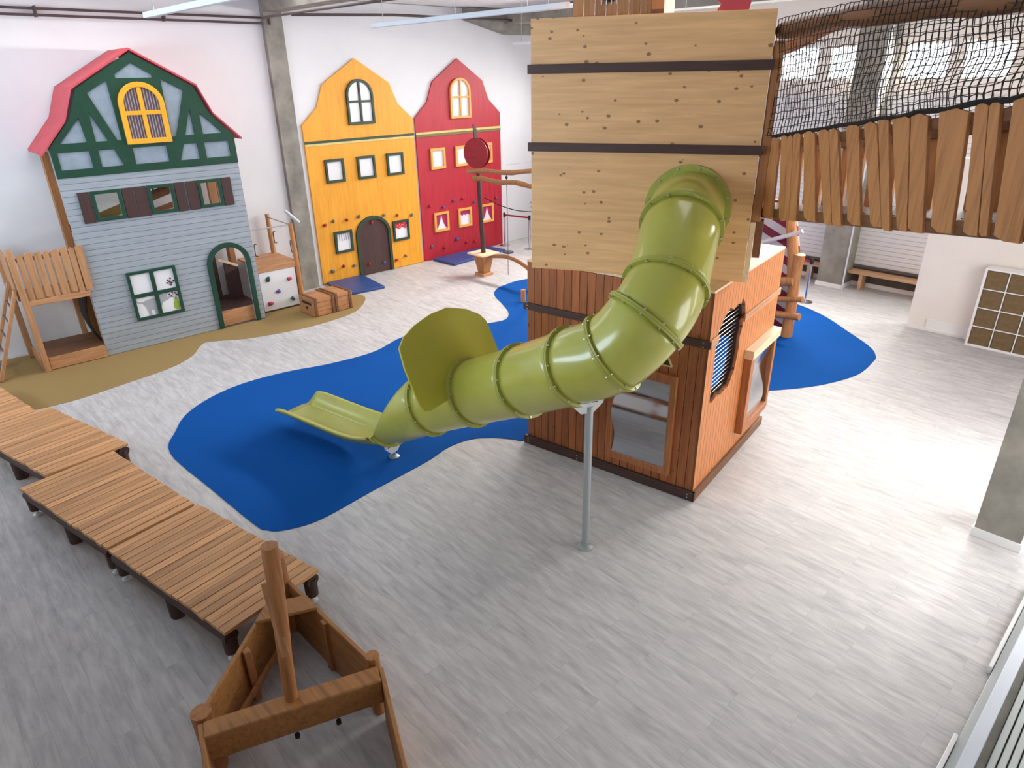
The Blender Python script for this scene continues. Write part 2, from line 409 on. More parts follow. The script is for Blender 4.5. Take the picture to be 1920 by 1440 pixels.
# wall behind the camera on the left: glazed
struct(MB().poly([(YR - .3, 0), (YL + .3, 0), (YL + .3, ZC), (YR - .3, ZC)], XN - .15, XN, 'yz', [rect(4.2, 14.0, 3.15, 5.05)]).build('wall_near', M['white_wall'], smooth=False))
w = MB().poly(rect(4.2, 14.0, 3.15, 5.05), XN - .1, XN - .04, 'yz', [rect(4.26 + i * 2.45, 4.26 + i * 2.45 + 2.36, 3.21, 4.99) for i in range(4)]).build('window_13', M['white']); struct(w)
MB().box(XN - .075, XN - .068, 4.25, 13.95, 3.2, 5.0).build('pane', M['glass'], w)
# gallery the photograph is taken from
struct(MB().poly([(XN, YR), (.75, YR), (.75, .5), (-.75, 1.6), (-.75, 10.5), (XN, 10.5)], 2.9, 3.1, 'xy').build('floor_gallery', M['concrete'], smooth=False))  # unseen slab, its left arm shaped to shade the near floor
# ceiling: trapezoidal steel deck, ribs along X
def deckfn(i, j):
    y = YR - .3 + i * .075; return ((XN - .3, XF + .3)[j], y, ZC + (.0, .0, .05, .05)[i % 4])
n_ = int((YL - YR + .6) / .075) + 2
struct(MB().grid(deckfn, n_, 2).build('ceiling', M['ceiling'], smooth=False, solid=.004))
# columns and beams
struct(MB().box(7.2, 7.62, 15.1, 15.24, 0, ZC).build('column_left', M['concrete']))
struct(MB().box(16.14, 16.76, 5.86, 6.44, .1, ZC).build('column_far', M['concrete']))
struct(MB().box(16.12, 16.76, 5.84, 6.46, 0, .1).build('baseboard_column_far', M['white']))
struct(MB().box(7.87, 8.35, .52, .95, .1, ZC).build('column_right', M['concrete']))
struct(MB().box(7.85, 8.37, .5, .97, 0, .1).build('baseboard_column_right', M['white']))
struct(MB().box(16.08, 16.1, 5.79, 5.82, 0, 6).build('lit_corner_strip', M['sill']))  # pale strip added for the lighter shading at the column corner
struct(MB().poly([(12.7, 6.02), (14.1, 5.72), (16.75, 5.72), (16.75, 6.29), (12.7, 6.29)], 14.85, 15.22).build('beam_left', M['concrete']))
struct(MB().box(7.2, 7.62, YR, 15.1, 6.0, 6.29).build('beam_1', M['concrete']))
struct(MB().box(13.9, 14.4, YR, 14.85, 5.95, 6.29).build('beam_2', M['concrete']))
# white partition with its plinth and floor grille
struct(MB().box(14.5, 14.66, YR, 3.86, 0, 3.25).build('wall_partition', M['warm_wall'], bevel=.004))
struct(MB().box(14.478, 14.5, YR, 3.87, 0, .07).build('baseboard_partition', M['white']))
o = MB(); o.poly(rect(2.72, 3.52, .03, .24), 14.47, 14.5, 'yz', [rect(2.75, 3.49, .06, .21)]); o.box(14.485, 14.498, 2.75, 3.49, .06, .21)
tag(o.build('wall_grille', M['white']), 'low white grille plate set in the foot of the cream partition beside the cube shelf', 'grille')

# sill along the right edge: long low casing with a white top board and a ribbed heater behind it
sl = thing('radiator_casing', 'long low white casing with grey kerb along the right edge of the floor', 'radiator casing', (0, 0, 0))
MB().box(2.6, 7.3, .2, .262, 0, .06).build('kerb', M['radiator'], sl, .004)
MB().box(2.6, 7.3, .108, .2, 0, .2).build('top_board', M['sill'], sl, .006)
MB().box(2.6, 7.3, .055, .107, 0, .05).build('slot', M['concrete'], sl)
rb = MB()
for i in range(9): rb.box(2.6, 7.3, .05 - i * .055 - .045, .05 - i * .055, 0, .09)
rb.build('heater_grille', M['radiator'], sl, .006)
for i, (a, b, t_) in enumerate(((5.8, 7.25, 'white skirting strip leaning along the casing near the right column'), (2.9, 4.88, 'white skirting strip along the casing at the bottom right corner'))):
    tag(MB().box(a, b, .267, .30, 0, .085).build('skirting_strip', M['white'], None, .006), t_, 'skirting', 'loose skirting strips')

# floor inlays
def inlay(name, pts, mat_, label, z):
    q = catmull([(x, y, 0) for x, y in pts], 6, True)
    return tag(MB().poly([(p.x, p.y) for p in q], 0.0005, z, 'xy').build(name, mat_, None, smooth=False), label, 'carpet')


inlay('blue_carpet', [(2.07, 9.25), (2.36, 9.87), (2.70, 10.34), (3.23, 10.67), (3.84, 10.81), (4.58, 10.73), (5.30, 10.51), (6.17, 10.43), (7.02, 10.69), (7.97, 10.61), (8.60, 10.15), (8.98, 9.99),
      (9.24, 10.01), (9.55, 10.30), (9.84, 10.81), (10.13, 11.38), (10.50, 11.74), (10.98, 11.88), (11.68, 11.84), (12.8, 11.2), (13.9, 9.8), (14.5, 8.0), (14.40, 6.3), (14.03, 5.37), (13.38, 4.55), (12.85, 3.94), (12.45, 3.68),
      (12.11, 3.61), (11.43, 3.58), (10.77, 3.75), (10.20, 4.03), (9.6, 4.45), (8.5, 5.2), (7.0, 5.5), (5.9, 5.93), (5.72, 6.14), (5.53, 6.39), (5.28, 6.56), (4.92, 6.60), (4.48, 6.51), (3.58, 6.43), (2.79, 6.35), (2.38, 6.47), (2.25, 6.61),
      (2.20, 6.79), (2.13, 7.87)], M['blue_carpet'], 'bright blue pond shaped carpet inlay under the slide and the wooden tower', .006)
inlay('sand_carpet', [(-.6, 12.9), (.4, 12.35), (.99, 12.22), (1.62, 12.16), (2.39, 12.28), (3.15, 12.43), (3.64, 12.73), (3.93, 13.12), (4.10, 13.27), (4.3, 13.18), (4.84, 12.86), (5.76, 12.62), (6.50, 12.61), (7.19, 12.76),
      (7.74, 13.24), (7.97, 13.63), (7.85, 13.95), (7.2, 14.3), (6.6, 14.8), (5.5, 15.05), (2, 15.05), (-.6, 15.0)], M['sand_carpet'], 'sand coloured carpet inlay with wavy edge in front of the grey house', .005)

# ------------------------------------------------------------------ facades on the left wall
HV = []
for k in range(3):
    b = bmesh.new(); bmesh.ops.create_icosphere(b, subdivisions=2, radius=1)
    rr = random.Random(k)
    for v in b.verts:
        f = 1 + .35 * (rr.random() - .5) + .25 * math.sin(3 * v.co.x + k) * math.cos(2.5 * v.co.z)
        v.co = Vector((v.co.x * .055 * f, v.co.y * .035 * f, v.co.z * .04 * f))
    me = bpy.data.meshes.new('climbing_hold'); b.to_mesh(me); b.free(); me.shade_smooth(); HV.append(me)


def hold(par, x, y, z, col, k=0, s=1.0):
    me = HV[k % 3].copy(); me.materials.clear(); me.materials.append(M['hold_' + col])
    o = bpy.data.objects.new('climbing_hold', me); COL.objects.link(o); o.parent = par
    o.location = (x, y, z); o.rotation_euler = (0, random.uniform(-1, 1), 0); o.scale = (s, 1, s); lab(o, col + ' climbing hold'); return o


def sq_window(par, x0, x1, z0, z1, fm, y=-.02, w=.05, pane=None, nm='window_frame'):
    f = MB().poly(rect(x0, x1, z0, z1), y - .045, y, 'xz', [rect(x0 + w, x1 - w, z0 + w, z1 - w)]).build(nm, fm, par, .004)
    p = MB().box(x0 + w - .005, x1 - w + .005, y - .008, y, z0 + w - .005, z1 - w + .005).build('pane', pane or M['pane_white'], f)
    return f, p


def arch_window(par, x0, x1, z0, zs, top, fm, pane, y=-.02, w=.07, bar=.05, zb=None):
    zb = zb or (z0 + (top - z0) * .5)
    cx = (x0 + x1) / 2; ix0, ix1, iz0 = x0 + w, x1 - w, z0 + w; it = top - w
    f = MB(); f.poly(arch(x0, x1, z0, zs, top), y - .05, y, 'xz', [arch(ix0, ix1, iz0, zs, it)])
    f.box(cx - bar / 2, cx + bar / 2, y - .046, y, iz0 - .01, it + .01); f.box(ix0 - .005, ix1 + .005, y - .045, y, zb - bar / 2, zb + bar / 2)
    f = f.build('window_frame', fm, par, .004)
    MB().poly(arch(x0 + w * .5, x1 - w * .5, z0 + w * .5, zs, top - w * .5), y - .012, y, 'xz').build('pane', pane, f)
    return f


def gable(x0, x1):
    w = x1 - x0; c = (x0 + x1) / 2
    return [(x0, 0.01), (x1, 0.01), (x1, 3.75), (x1 - .42, 4.11), (x1 - .63, 4.59), (c, 5.13), (x0 + .63, 4.59), (x0 + .42, 4.11), (x0, 3.75)]


YF = YL - .045     # face of the two flat house fronts
# yellow house front
yh = thing('house_facade', 'tall yellow gabled house front with dark green frames on the left wall', 'play house', (7.78, YF, 0))
X = lambda x: x - 7.78
MB().poly(gable(0, 3.08), 0, .04).build('facade_board', M['yellow_wall'], yh, .003)
MB().box(0, 3.08, -.02, 0, 3.335, 3.39).build('cornice_strip', M['green_dk'], yh, .003)
MB().box(0, 3.08, -.014, 0, 3.28, 3.334).build('cornice_strip', M['pale_yellow'], yh, .003)
arch_window(yh, X(8.98), X(9.72), 3.69, 4.33, 4.69, M['green_dk'], M['pane_white'], 0, .06, .05, 4.2)
for a, b in ((8.21, 8.72), (9.09, 9.60), (9.95, 10.46)): sq_window(yh, X(a), X(b), 2.42, 2.96, M['green_dk'], 0, .06)
f, p = sq_window(yh, X(8.22), X(8.73), .71, 1.25, M['green_dk'], 0, .06)
for i in range(6): MB().box(X(8.30) + i * .062, X(8.318) + i * .062, -.012, -.008, 1.0 + .01 * (i % 2), 1.19).build('curtain_stripe', M['lilac'], f)
f, p = sq_window(yh, X(9.96), X(10.47), .73, 1.26, M['green_dk'], 0, .06)
pts = [(X(10.02), 1.2), (X(10.02), 1.05)] + [(X(10.02) + .39 * i / 12, 1.05 + .025 * math.sin(i * 1.1)) for i in range(13)] + [(X(10.41), 1.2)]
MB().poly(pts, -.012, -.008).build('curtain', M['spotted'], f)
dr = MB().poly(arch(X(8.91), X(9.80), .01, 1.02, 1.43), -.012, 0).build('arched_door', M['door_brown'], yh)
MB().poly(arch_band(arch(X(8.83), X(9.87), .01, 1.02, 1.50), arch(X(8.91), X(9.79), .01, 1.02, 1.42)), -.05, 0).build('door_frame', M['green_dk'], dr, .004)
for i, (x, z, c) in enumerate([(8.00, 1.46, 'red'), (8.24, 1.52, 'grey'), (8.62, 1.50, 'red'), (8.97, 1.53, 'grey'), (9.71, 1.46, 'grey'), (10.12, 1.40, 'red'), (10.58, 1.34, 'grey'), (8.06, .30, 'grey'), (8.38, .37, 'red'), (8.68, .33, 'grey'),
                               (9.12, .28, 'red'), (9.58, .24, 'blue'), (9.98, .23, 'red'), (10.28, .29, 'grey'), (9.32, 1.33, 'red')]): hold(yh, X(x), -.03, z, c, i, 1.15 if i == 7 else .9)

# red house front
rh = thing('house_facade', 'tall red gabled house front with orange frames beside the yellow one', 'play house', (10.93, YF, 0))
X = lambda x: x - 10.93
MB().poly(gable(0, 2.97), 0, .04).build('facade_board', M['red_wall'], rh, .003)
MB().box(0, 2.97, -.02, 0, 3.335, 3.39).build('cornice_strip', M['pale_yellow'], rh, .003)
MB().box(0, 2.97, -.014, 0, 3.27, 3.334).build('cornice_strip', M['olive'], rh, .003)
arch_window(rh, X(12.10), X(12.80), 3.67, 4.33, 4.67, M['orange_frame'], M['pane_white'], 0, .06, .045, 4.2)
for a, b in ((11.34, 11.83), (12.19, 12.68), (13.05, 13.54)): sq_window(rh, X(a), X(b), 2.43, 2.97, M['orange_frame'], 0, .065)
for k, (a, b) in enumerate(((11.33, 11.84), (12.19, 12.68), (13.04, 13.53))):
    f, p = sq_window(rh, X(a), X(b), .75, 1.28, M['orange_frame'], 0, .065)
    l, r = X(a) + .065, X(b) - .065; c_ = (l + r) / 2
    if k == 1:
        pts = [(l, 1.215), (l, 1.09)] + [(l + (r - l) * i / 12, 1.09 + .02 * math.sin(i * 1.6)) for i in range(1, 13)] + [(r, 1.215)]
        MB().poly(pts, -.012, -.008).build('curtain', M['magenta'], f)
    else:
        for sgn in (1, -1):
            e = l if sgn > 0 else r
            q = [(e, 1.215), (c_ - sgn * .002, 1.215), (c_ - sgn * .02, 1.13), (c_ - sgn * .06, 1.0), (c_ - sgn * .12, .88), (e + sgn * .005, .815), (e, .815)]
            MB().poly(q, -.012, -.008).build('curtain', M['magenta'], f)
for i, (x, z, c) in enumerate([(11.20, 1.49, 'red'), (11.67, 1.40, 'purple'), (12.04, 1.53, 'purple'), (12.37, 1.55, 'red'), (12.80, 1.40, 'purple'), (13.64, 1.40, 'purple'), (11.18, .38, 'grey'), (11.62, .28, 'red'), (12.10, .44, 'blue'),
                               (12.44, .30, 'red'), (12.77, .27, 'red')]): hold(rh, X(x), -.03, z, c, i, 1.3 if i == 8 else .85)

# grey half timbered house: stands free in front of the wall
gh = thing('play_house', 'grey boarded half timbered play house with red roof and open arched doorway', 'play house', (2.51, 13.89, .0055), -1.5)
door = arch(2.20, 2.90, .004, 1.30, 1.65)
wins = [(.42, .90), (1.34, 1.80), (2.24, 2.68)]
MB().poly(rect(0, 3.1, .003, 3.24), 0, .05, 'xz', [door] + [rect(a_ + .05, b_ - .05, 2.515, 2.935) for a_, b_ in wins]).build('board_wall', M['grey_siding'], gh, smooth=False)
out = [(0, 3.24), (3.1, 3.24), (3.1, 3.74), (2.72, 4.16), (2.51, 4.63), (1.56, 5.18), (.61, 4.63), (.40, 4.16), (0, 3.74)]
MB().poly(out, .002, .05).build('gable_panel', M['grey_panel'], gh, smooth=False)
cells = [rect(.10, .58, 3.37, 3.65), [(.72, 3.65), (.97, 3.65), (1.07, 3.37), (.72, 3.37)], rect(1.27, 1.84, 3.37, 3.65), [(2.15, 3.65), (2.39, 3.65), (2.39, 3.37), (2.04, 3.37)], rect(2.52, 2.98, 3.37, 3.65),
         [(.55, 4.18), (.58, 3.79), (.18, 3.79)], [(.72, 4.27), (.91, 3.79), (.72, 3.79)], [(.77, 4.56), (1.11, 4.75), (1.13, 3.79), (1.06, 3.79)], [(1.26, 4.84), (1.55, 5.02), (1.85, 4.83), (1.85, 4.78), (1.26, 4.78)],
         [(1.98, 4.76), (2.33, 4.56), (2.05, 3.79), (1.97, 3.79)], [(2.37, 4.26), (2.38, 3.8), (2.21, 3.8)], [(2.53, 4.18), (2.90, 3.8), (2.53, 3.8)]]
MB().poly(out, -.028, .0, 'xz', cells).build('timber_frame', M['green'], gh, .003)
prof = [(-.12, 3.66), (.34, 4.17), (.55, 4.66), (1.56, 5.25), (2.57, 4.66), (2.78, 4.17), (3.24, 3.70)]
inn = [(x, z - .035) for x, z in prof][::-1]
MB().poly(prof + inn, -.06, 1.28).build('roof', M['roof_red'], gh, smooth=False)
arch_window(gh, 1.20, 1.95, 3.71, 4.36, 4.72, M['yellow_paint'], M['curtain'], -.03, .085, .07, 4.22)
for i, (a, b) in enumerate(wins):
    f, p = sq_window(gh, a, b, 2.465, 2.985, M['green'], 0, .055, M['glass'])
for a, b in ((.22, .40), (.92, 1.11), (1.13, 1.32), (1.82, 2.0), (2.03, 2.22), (2.69, 2.88)): MB().box(a, b, -.03, 0, 2.455, 2.985).build('shutter', M['shutter'], gh, .004)
bw = MB().poly(rect(.64, 1.51, .545, 1.48), -.045, 0, 'xz', [rect(.69, 1.035, 1.05, 1.43), rect(1.105, 1.455, 1.05, 1.43), rect(.69, 1.035, .595, .98), rect(1.105, 1.455, .595, .98)]).build('window_frame', M['green'], gh, .004)
MB().box(.68, 1.465, -.01, 0, .59, 1.44).build('pane', M['pane_white'], bw)
cat_ = [(.70, .97), (.72, .90), (.80, .88), (.90, .915), (1.03, .915), (1.10, .93), (1.13, .97), (1.16, .99), (1.18, .96), (1.23, .955), (1.26, .985), (1.27, .94), (1.24, .89), (1.30, .90), (1.38, .935), (1.37, .905), (1.26, .84), (1.15, .80), (1.11, .70), (1.03, .68), (1.02, .60),
        (.985, .60), (.97, .70), (.92, .70), (.92, .60), (.875, .60), (.86, .70), (.84, .78), (.80, .85), (.71, .885), (.695, .93)]
MB().poly(cat_, -.016, -.011).build('cat_silhouette', M['cat'], bw)
MB().poly([(1.37, .61), (1.43, .61), (1.455, .66), (1.45, .75), (1.425, .79), (1.44, .83), (1.36, .83), (1.375, .79), (1.345, .75), (1.34, .66)], -.017, -.011).build('vase', M['vase'], bw)
for k in range(2):
    fl = MB()
    for x, z in (((1.33, 1.21), (1.38, 1.24), (1.31, 1.16), (1.39, 1.15), (1.43, 1.18), (1.36, 1.18)), ((1.30, .93), (1.36, .955), (1.41, .94), (1.33, .89), (1.44, .90)))[k]:
        fl.lathe([(.018, -.011), (.018, -.017)], (x, 0, z), 7, 'y'); fl.beam((x, -.013, z), ((1.37, 1.4)[k], -.013, (1.09, .82)[k]), .004, .004)
    fl.build('flowers', M['maroon'], bw)
MB().poly(arch_band(arch(2.11, 2.99, .003, 1.30, 1.74), arch(2.205, 2.895, .003, 1.30, 1.645)), -.045, 0).build('door_frame', M['green'], gh, .004)
st_ = MB().box(2.17, 2.93, .06, .10, .01, .33).build('step_riser', M['furniture_x'], gh, .004)
o = MB()
for i in range(9): o.box(2.0, 3.05, .10 + i * .125, .22 + i * .125, .29, .33)
o.build('platform_floor', M['shutter'], gh)
MB().box(2.52, 2.60, .93, 1.01, .33, 2.4).build('rear_post', M['deck_dark'], gh, .005)
for x, y in ((.06, 1.0), (3.02, 1.15)): MB().box(x - .06, x + .06, y - .09, y + .09, .0, 3.6).build('rear_post', M['post'], gh, .006)
MB().beam((.06, 1.0, 2.25), (3.02, 1.1, 2.25), .06, .14).build('rear_rail', M['log'], gh, .005)
MB().beam((.35, .62, 2.36), (2.3, .62, 2.92), .05, .17).build('ramp_side', M['log_dark'], gh, .005)
MB().beam((.9, .72, 2.24), (2.4, .72, 2.60), .06, .10).build('ramp_rail', M['log'], gh, .005)
o = MB(); [o.beam((1.3 + .1 * i, .6, 2.66 + .029 * i), (1.3 + .1 * i, .6, 3.1 + .02 * i), .07, .02, (1, 0, 0)) for i in range(8)]; o.build('ramp_railing', M['shutter'], gh, .003)
MB().box(2.62, 2.78, .55, .65, 1.9, 3.6).build('rear_post', M['furniture'], gh, .006)
MB().beam((2.6, .8, 1.235), (3.0, .8, 1.035), .03, .05).build('inner_rail', M['pine_roof'], gh)
o = MB().poly([(2.7, .33), (3.0, .33), (3.0, 1.02), (2.7, 1.17)], .80, .83).build('inner_panel', M['shutter'], gh)

# climbing frame left of the grey house
cf = thing('climbing_tower', 'wooden climbing tower with plank railing and ladder left of the grey house', 'climbing tower', (1.52, 13.86, .0055), -1.5)
for (x, y, h) in ((.0, .0, 2.2), (-.08, 1.04, 2.15)): MB().beam((x, y, 0), (x - .01, y, h), .1, .085, (0, 1, 0)).build('post', M['furniture'], cf, .012)
MB().beam((.86, 1.02, 0), (.86, 1.02, 1.3), .09, .09, (0, 1, 0)).build('post', M['furniture'], cf, .012)
xs = .07
for i in range(8):
    w_ = .10 + .018 * ((i * 5) % 3 - 1)
    o = MB().poly([(xs, 1.30 + .02 * (i % 3)), (xs + w_, 1.29 + .03 * (i % 2)), (xs + w_ + .004, 2.08 + .03 * ((i * 7) % 3)), (xs + w_ * .5, 2.11 + .02 * (i % 2)), (xs - .003, 2.07 + .02 * (i % 3))], -.02, .012).build('railing_board', M['furniture'], cf, .004)
    xs += w_ + (.022 if i not in (1, 2, 3, 4) else .03)
MB().box(-.02, .98, -.03, .05, 1.21, 1.31).build('floor_beam', M['furniture_x'], cf, .006)
MB().box(.02, .98, .012, .04, 1.98, 2.05).build('rail', M['furniture_x'], cf, .004)
o = MB()
for i in range(8): o.box(-.03, .98, .02 + i * .127, .14 + i * .127, 1.25, 1.29)
o.build('upper_floor', M['furniture_x'], cf)
o = MB()
for i in range(8): o.box(.06, .98, .05 + i * .122, .168 + i * .122, .2, .24)
o.build('lower_floor', M['log_dark'], cf)
MB().box(.06, .98, .01, .045, .01, .235).build('floor_front', M['furniture_x'], cf, .004)
MB().box(-.06, -.02, .1, .98, .02, .22).build('floor_side', M['furniture_x'], cf, .004)
MB().box(-.08, -.04, .12, .98, 1.3, 2.08).build('side_panel', M['furniture'], cf, .004)
for y in (.05, .76):
    MB().beam((-.09, y, 1.52), (-.70, y, .01), .055, .1, (0, 1, 0)).build('ladder_rail', M['furniture'], cf, .008)
for k in range(5):
    t_ = .2 + k * .17; MB().tube([(-.09 - .61 * t_, .03, 1.52 - 1.51 * t_), (-.09 - .61 * t_, .78, 1.52 - 1.51 * t_)], .016, 8).build('rung', M['navy_steel'], cf)
o = MB(); o.grid(lambda i, j: (.985 - .10 * math.sin(PI * j / 10), .3 + i * .6, .25 + .1 * j), 2, 11); o.build('curved_panel', M['black'], cf, solid=.02)

# climbing platform right of the grey house
cp = thing('climbing_platform', 'wooden platform with white climbing board of coloured holds right of grey house', 'climbing platform', (5.74, 14.11, .0055), -1.5)
wb = MB().box(0, .83, 0, .03, .035, .905).build('climbing_board', M['pane_white'], cp, .004)
for i, (x, z, c) in enumerate(((.18, .74, 'green'), (.66, .66, 'pink'), (.37, .43, 'purple'), (.15, .2, 'pink'), (.67, .2, 'green'))): hold(wb, x, -.02, z, c, i, 1.1)
MB().box(-.03, .86, -.02, .03, .905, 1.06).build('edge_beam', M['furniture_x'], cp, .008)
o = MB()
for i in range(7): o.box(-.03, .86, .035 + i * .14, .168 + i * .14, 1.02, 1.06)
o.build('platform_floor', M['furniture_x'], cp)
MB().box(.84, .87, .04, .98, .02, 1.02).build('side_board', M['furniture'], cp, .004)
p1 = MB().tube([(.91, .0, 0), (.905, .0, .9), (.885, 0, 1.85)], [.055, .052, .048], 12).build('post', M['log_light'], cp)
p2 = MB().tube([(.80, .92, 0), (.79, .92, 1.1), (.78, .92, 1.95)], [.06, .058, .05], 12).build('post', M['furniture'], cp)
MB().tube([(.78, .92, 1.88), (.885, 0, 1.82)], .014, 8).build('rail', M['zinc'], cp)
MB().tube([(-.12, .02, 1.83), (.885, 0, 1.83)], .014, 8).build('rail', M['zinc'], cp)
for (x, y, z) in ((.82, -.01, 1.36), (.84, .88, 1.42), (.02, .0, 1.40)):
    MB().tube(catmull([(x + .05, y, z + .13), (x, y, z + .12), (x - .005, y, z), (x, y, z - .12), (x + .05, y, z - .13)], 4), .009, 8).build('grab_handle', M['black'], cp)
tl = MB().tube([(.80, -.03, 2.14), (1.05, -.1, 1.86)], .036, 14).build('telescope', M['grey_tube'], cp)
MB().tube([(.885, 0, 1.85), (.91, -.06, 2.0)], .012, 8).build('telescope_bracket', M['zinc'], tl)

# treasure chest
ch = thing('treasure_chest', 'wooden treasure chest with dark strapping on the sand carpet', 'chest', (6.85, 13.36, .005), 2)
o = MB()
for z in range(3): o.box(-.48, .48, -.31, .31, .01 + z * .1, .106 + z * .1)
o.build('body', M['chest'], ch, .004)
o = MB()
for k in range(5): o.box(-.48, .48, -.32 + k * .128, -.196 + k * .128, .315, .40)
o.build('lid', M['chest'], ch, .006)
for x in (-.44, -.02, .07, .42):
    s_ = MB(); s_.box(x - .028, x + .028, -.335, -.31, .0, .40); s_.box(x - .028, x + .028, -.335, .335, .40, .418); s_.box(x - .028, x + .028, .31, .335, 0, .40); s_.build('strap', M['log_dark'], ch, .003)
o = MB(); o.lathe([(.035, 0), (.035, .006)], (-.486, 0, .16), 12, 'x')  # dark disc painting the hand hole's shade, dashes for unreadable lettering
for k in range(9): o.box(-.487, -.48, -.2 + k * .045, -.172 + k * .045, .245, .30)
o.build('end_marks', M['dark_in'], ch)

# gym mats
def gym_mat(pts, label):
    o = MB().poly(pts, .001, .06, 'xy').build('gym_mat', M['mat_blue'], None, .012, loc=(0, 0, .0055)); tag(o, label, 'mat', 'blue landing mats'); return o


gym_mat([(7.66, 13.92), (8.68, 13.80), (8.87, 15.12), (7.85, 15.15)], 'blue landing mat at the foot of the yellow house behind the chest')
gym_mat([(11.2, 14.2), (13.3, 14.42), (13.2, 15.12), (11.15, 15.1)], 'blue landing mat at the foot of the red house')

# ------------------------------------------------------------------ queue posts, rope swing, signal mast
def stanchion_proto(label):
    t = thing('queue_post', label, 'queue post', (0, 0, 0), 0, 'queue barrier posts')
    MB().lathe([(.16, 0), (.16, .012), (.13, .02), (.03, .03)], n=28).build('base', M['steel'], t)
    MB().lathe([(.028, .025), (.028, .9)], n=14).build('pole', M['steel'], t)
    MB().lathe([(.036, .86), (.036, .97), (.03, .985)], n=14).build('belt_head', M['black'], t); return t


qp = stanchion_proto('chrome queue post right beside the red house corner'); qp.location = (13.78, 14.95, 0)
q2 = copy_tree(qp); q2.location = (13.96, 14.07, 0); q2['label'] = 'chrome queue post at the tower edge, right end of the red belt'
q3 = copy_tree(qp); q3.location = (14.62, 6.0, 0); q3['label'] = 'queue post beside the blue carpet in front of the far column'
q4 = copy_tree(qp); q4.location = (14.75, 7.9, 0); q4['label'] = 'queue post hidden behind the striped climbing wall'
for a, b, t_ in (((13.78, 14.91), (13.96, 14.11), 'red belt between two queue posts by the white door'), ((14.62, 6.03), (14.75, 7.87), 'red belt running from the queue post behind the log post')):
    tag(MB().beam((a[0], a[1], .92), (b[0], b[1], .92), .004, .05).build('queue_belt', M['red_belt']), t_, 'belt')

sm = thing('signal_mast', 'dark pole with a red disc on a tapered wooden foot in front of red house', 'signal mast', (11.18, 12.95, 0))
MB().box(-.17, .17, -.17, .17, 0, .07).build('foot_plate', M['furniture_x'], sm, .006)
o = MB(); o.add([(-.11, -.11, .07), (.11, -.11, .07), (.11, .11, .07), (-.11, .11, .07), (-.19, -.19, .55), (.19, -.19, .55), (.19, .19, .55), (-.19, .19, .55)], [(0, 3, 2, 1), (4, 5, 6, 7), (0, 1, 5, 4), (1, 2, 6, 5), (2, 3, 7, 6), (3, 0, 4, 7)])
o.build('tapered_box', M['post'], sm, .006)
MB().box(-.3, .3, -.3, .3, .55, .59).build('top_plate', M['pine_roof'], sm, .008)
MB().tube([(0, 0, .59), (-.05, .0, 1.6), (-.08, 0, 2.65), (-.1, 0, 3.35)], [.06, .055, .05, .04], 12).build('pole', M['shutter'], sm)
for k, yy in ((0, -.055), (1, .05)):
    o = MB(); o.lathe([(.35, -.012), (.35, .012)], (0, 0, 0), 32, 'y'); o.build('disc', M['red_disc'], sm, .004, loc=(-.10 - .97 * yy, -.25 * yy, 3.02), rot=(0, 0, math.radians(-75)))
MB().poly([(-.16, 3.3), (-.06, 3.3), (-.09, 3.55), (-.16, 3.68), (-.2, 3.66)], -.012, .012).build('pointer', M['shutter'], sm)
for (a, b) in (((10.86, 13.08, 2.6), (12.6, 10.95, 2.6)), ((10.86, 12.86, 2.46), (11.02, 10.6, 2.46))):
    A, B = Vector(a), Vector(b); L_ = [A.lerp(B, i / 10) + Vector((0, 0, .025 * math.sin(i * 1.3))) for i in range(11)]
    bl = tag(MB().tube(L_, [.058 + .006 * math.sin(i * 2.1) for i in range(11)], 12, wob=.06).build('boom_log', M['log']), 'upper log running from the signal mast level to the right' if a[0] < 10.9 else 'lower one of the two logs running from the signal mast behind the tower', 'log', 'boom logs at the mast')
    MB().tube([(B.x, B.y, .007), (B.x, B.y, 1.2), (B.x, B.y, B.z + .05)], [.08, .075, .07], 14).build('support_post', M['log_light'], bl)
L_ = catmull([(11.25, 12.78, .5), (11.33, 12.3, .56), (11.34, 11.9, .53), (11.22, 11.4, .47), (11.06, 11.12, .42)], 5)
tag(MB().tube(L_, .05, 12, wob=.05).build('balance_log', M['log']), 'curved balance log low above the floor right of the mast foot', 'log')
tag(MB().tube([(11.0, 11.05, .0065), (11.0, 11.05, .25), (11.0, 11.05, .52)], [.085, .08, .078], 14).build('balance_post', M['log_light']), 'short thick wooden post at the tower edge carrying the balance log', 'post')
tag(MB().tube([(10.28, 10.57, .0065), (10.28, 10.57, .15), (10.28, 10.57, .29)], [.06, .058, .055], 14).build('stepping_stump', M['log_light']), 'small round stump standing on the blue carpet left of the tower', 'stump')
rs = thing('rope_swing', 'thin hanging rope with a small grey disc seat by the white door', 'rope swing', (11.47, 12.34, 0))
MB().tube([(0, 0, .05), (.01, 0, 1.2), (0, 0, 2.55)], .009, 6).build('rope', M['grey_rope'], rs)
MB().lathe([(.02, .62), (.14, .63), (.14, .66), (.02, .67)], (.005, 0, 0), 24).build('disc_seat', M['navy_steel'], rs)
MB().lathe([(.001, 2.42), (.03, 2.44), (.035, 2.46), (.03, 2.49), (.001, 2.5)], n=12).build('rope_knot', M['black'], rs)
A, B = Vector((13.2, 15.15, 1.47)), Vector((14.9, 12.6, 1.75))
tag(MB().tube([A.lerp(B, i / 14) + Vector((0, 0, -.5 * 4 * (i / 14) * (1 - i / 14))) for i in range(15)], .014, 6).build('barrier_rope', M['rope']), 'dark rope sagging from the red house across to the right', 'rope')

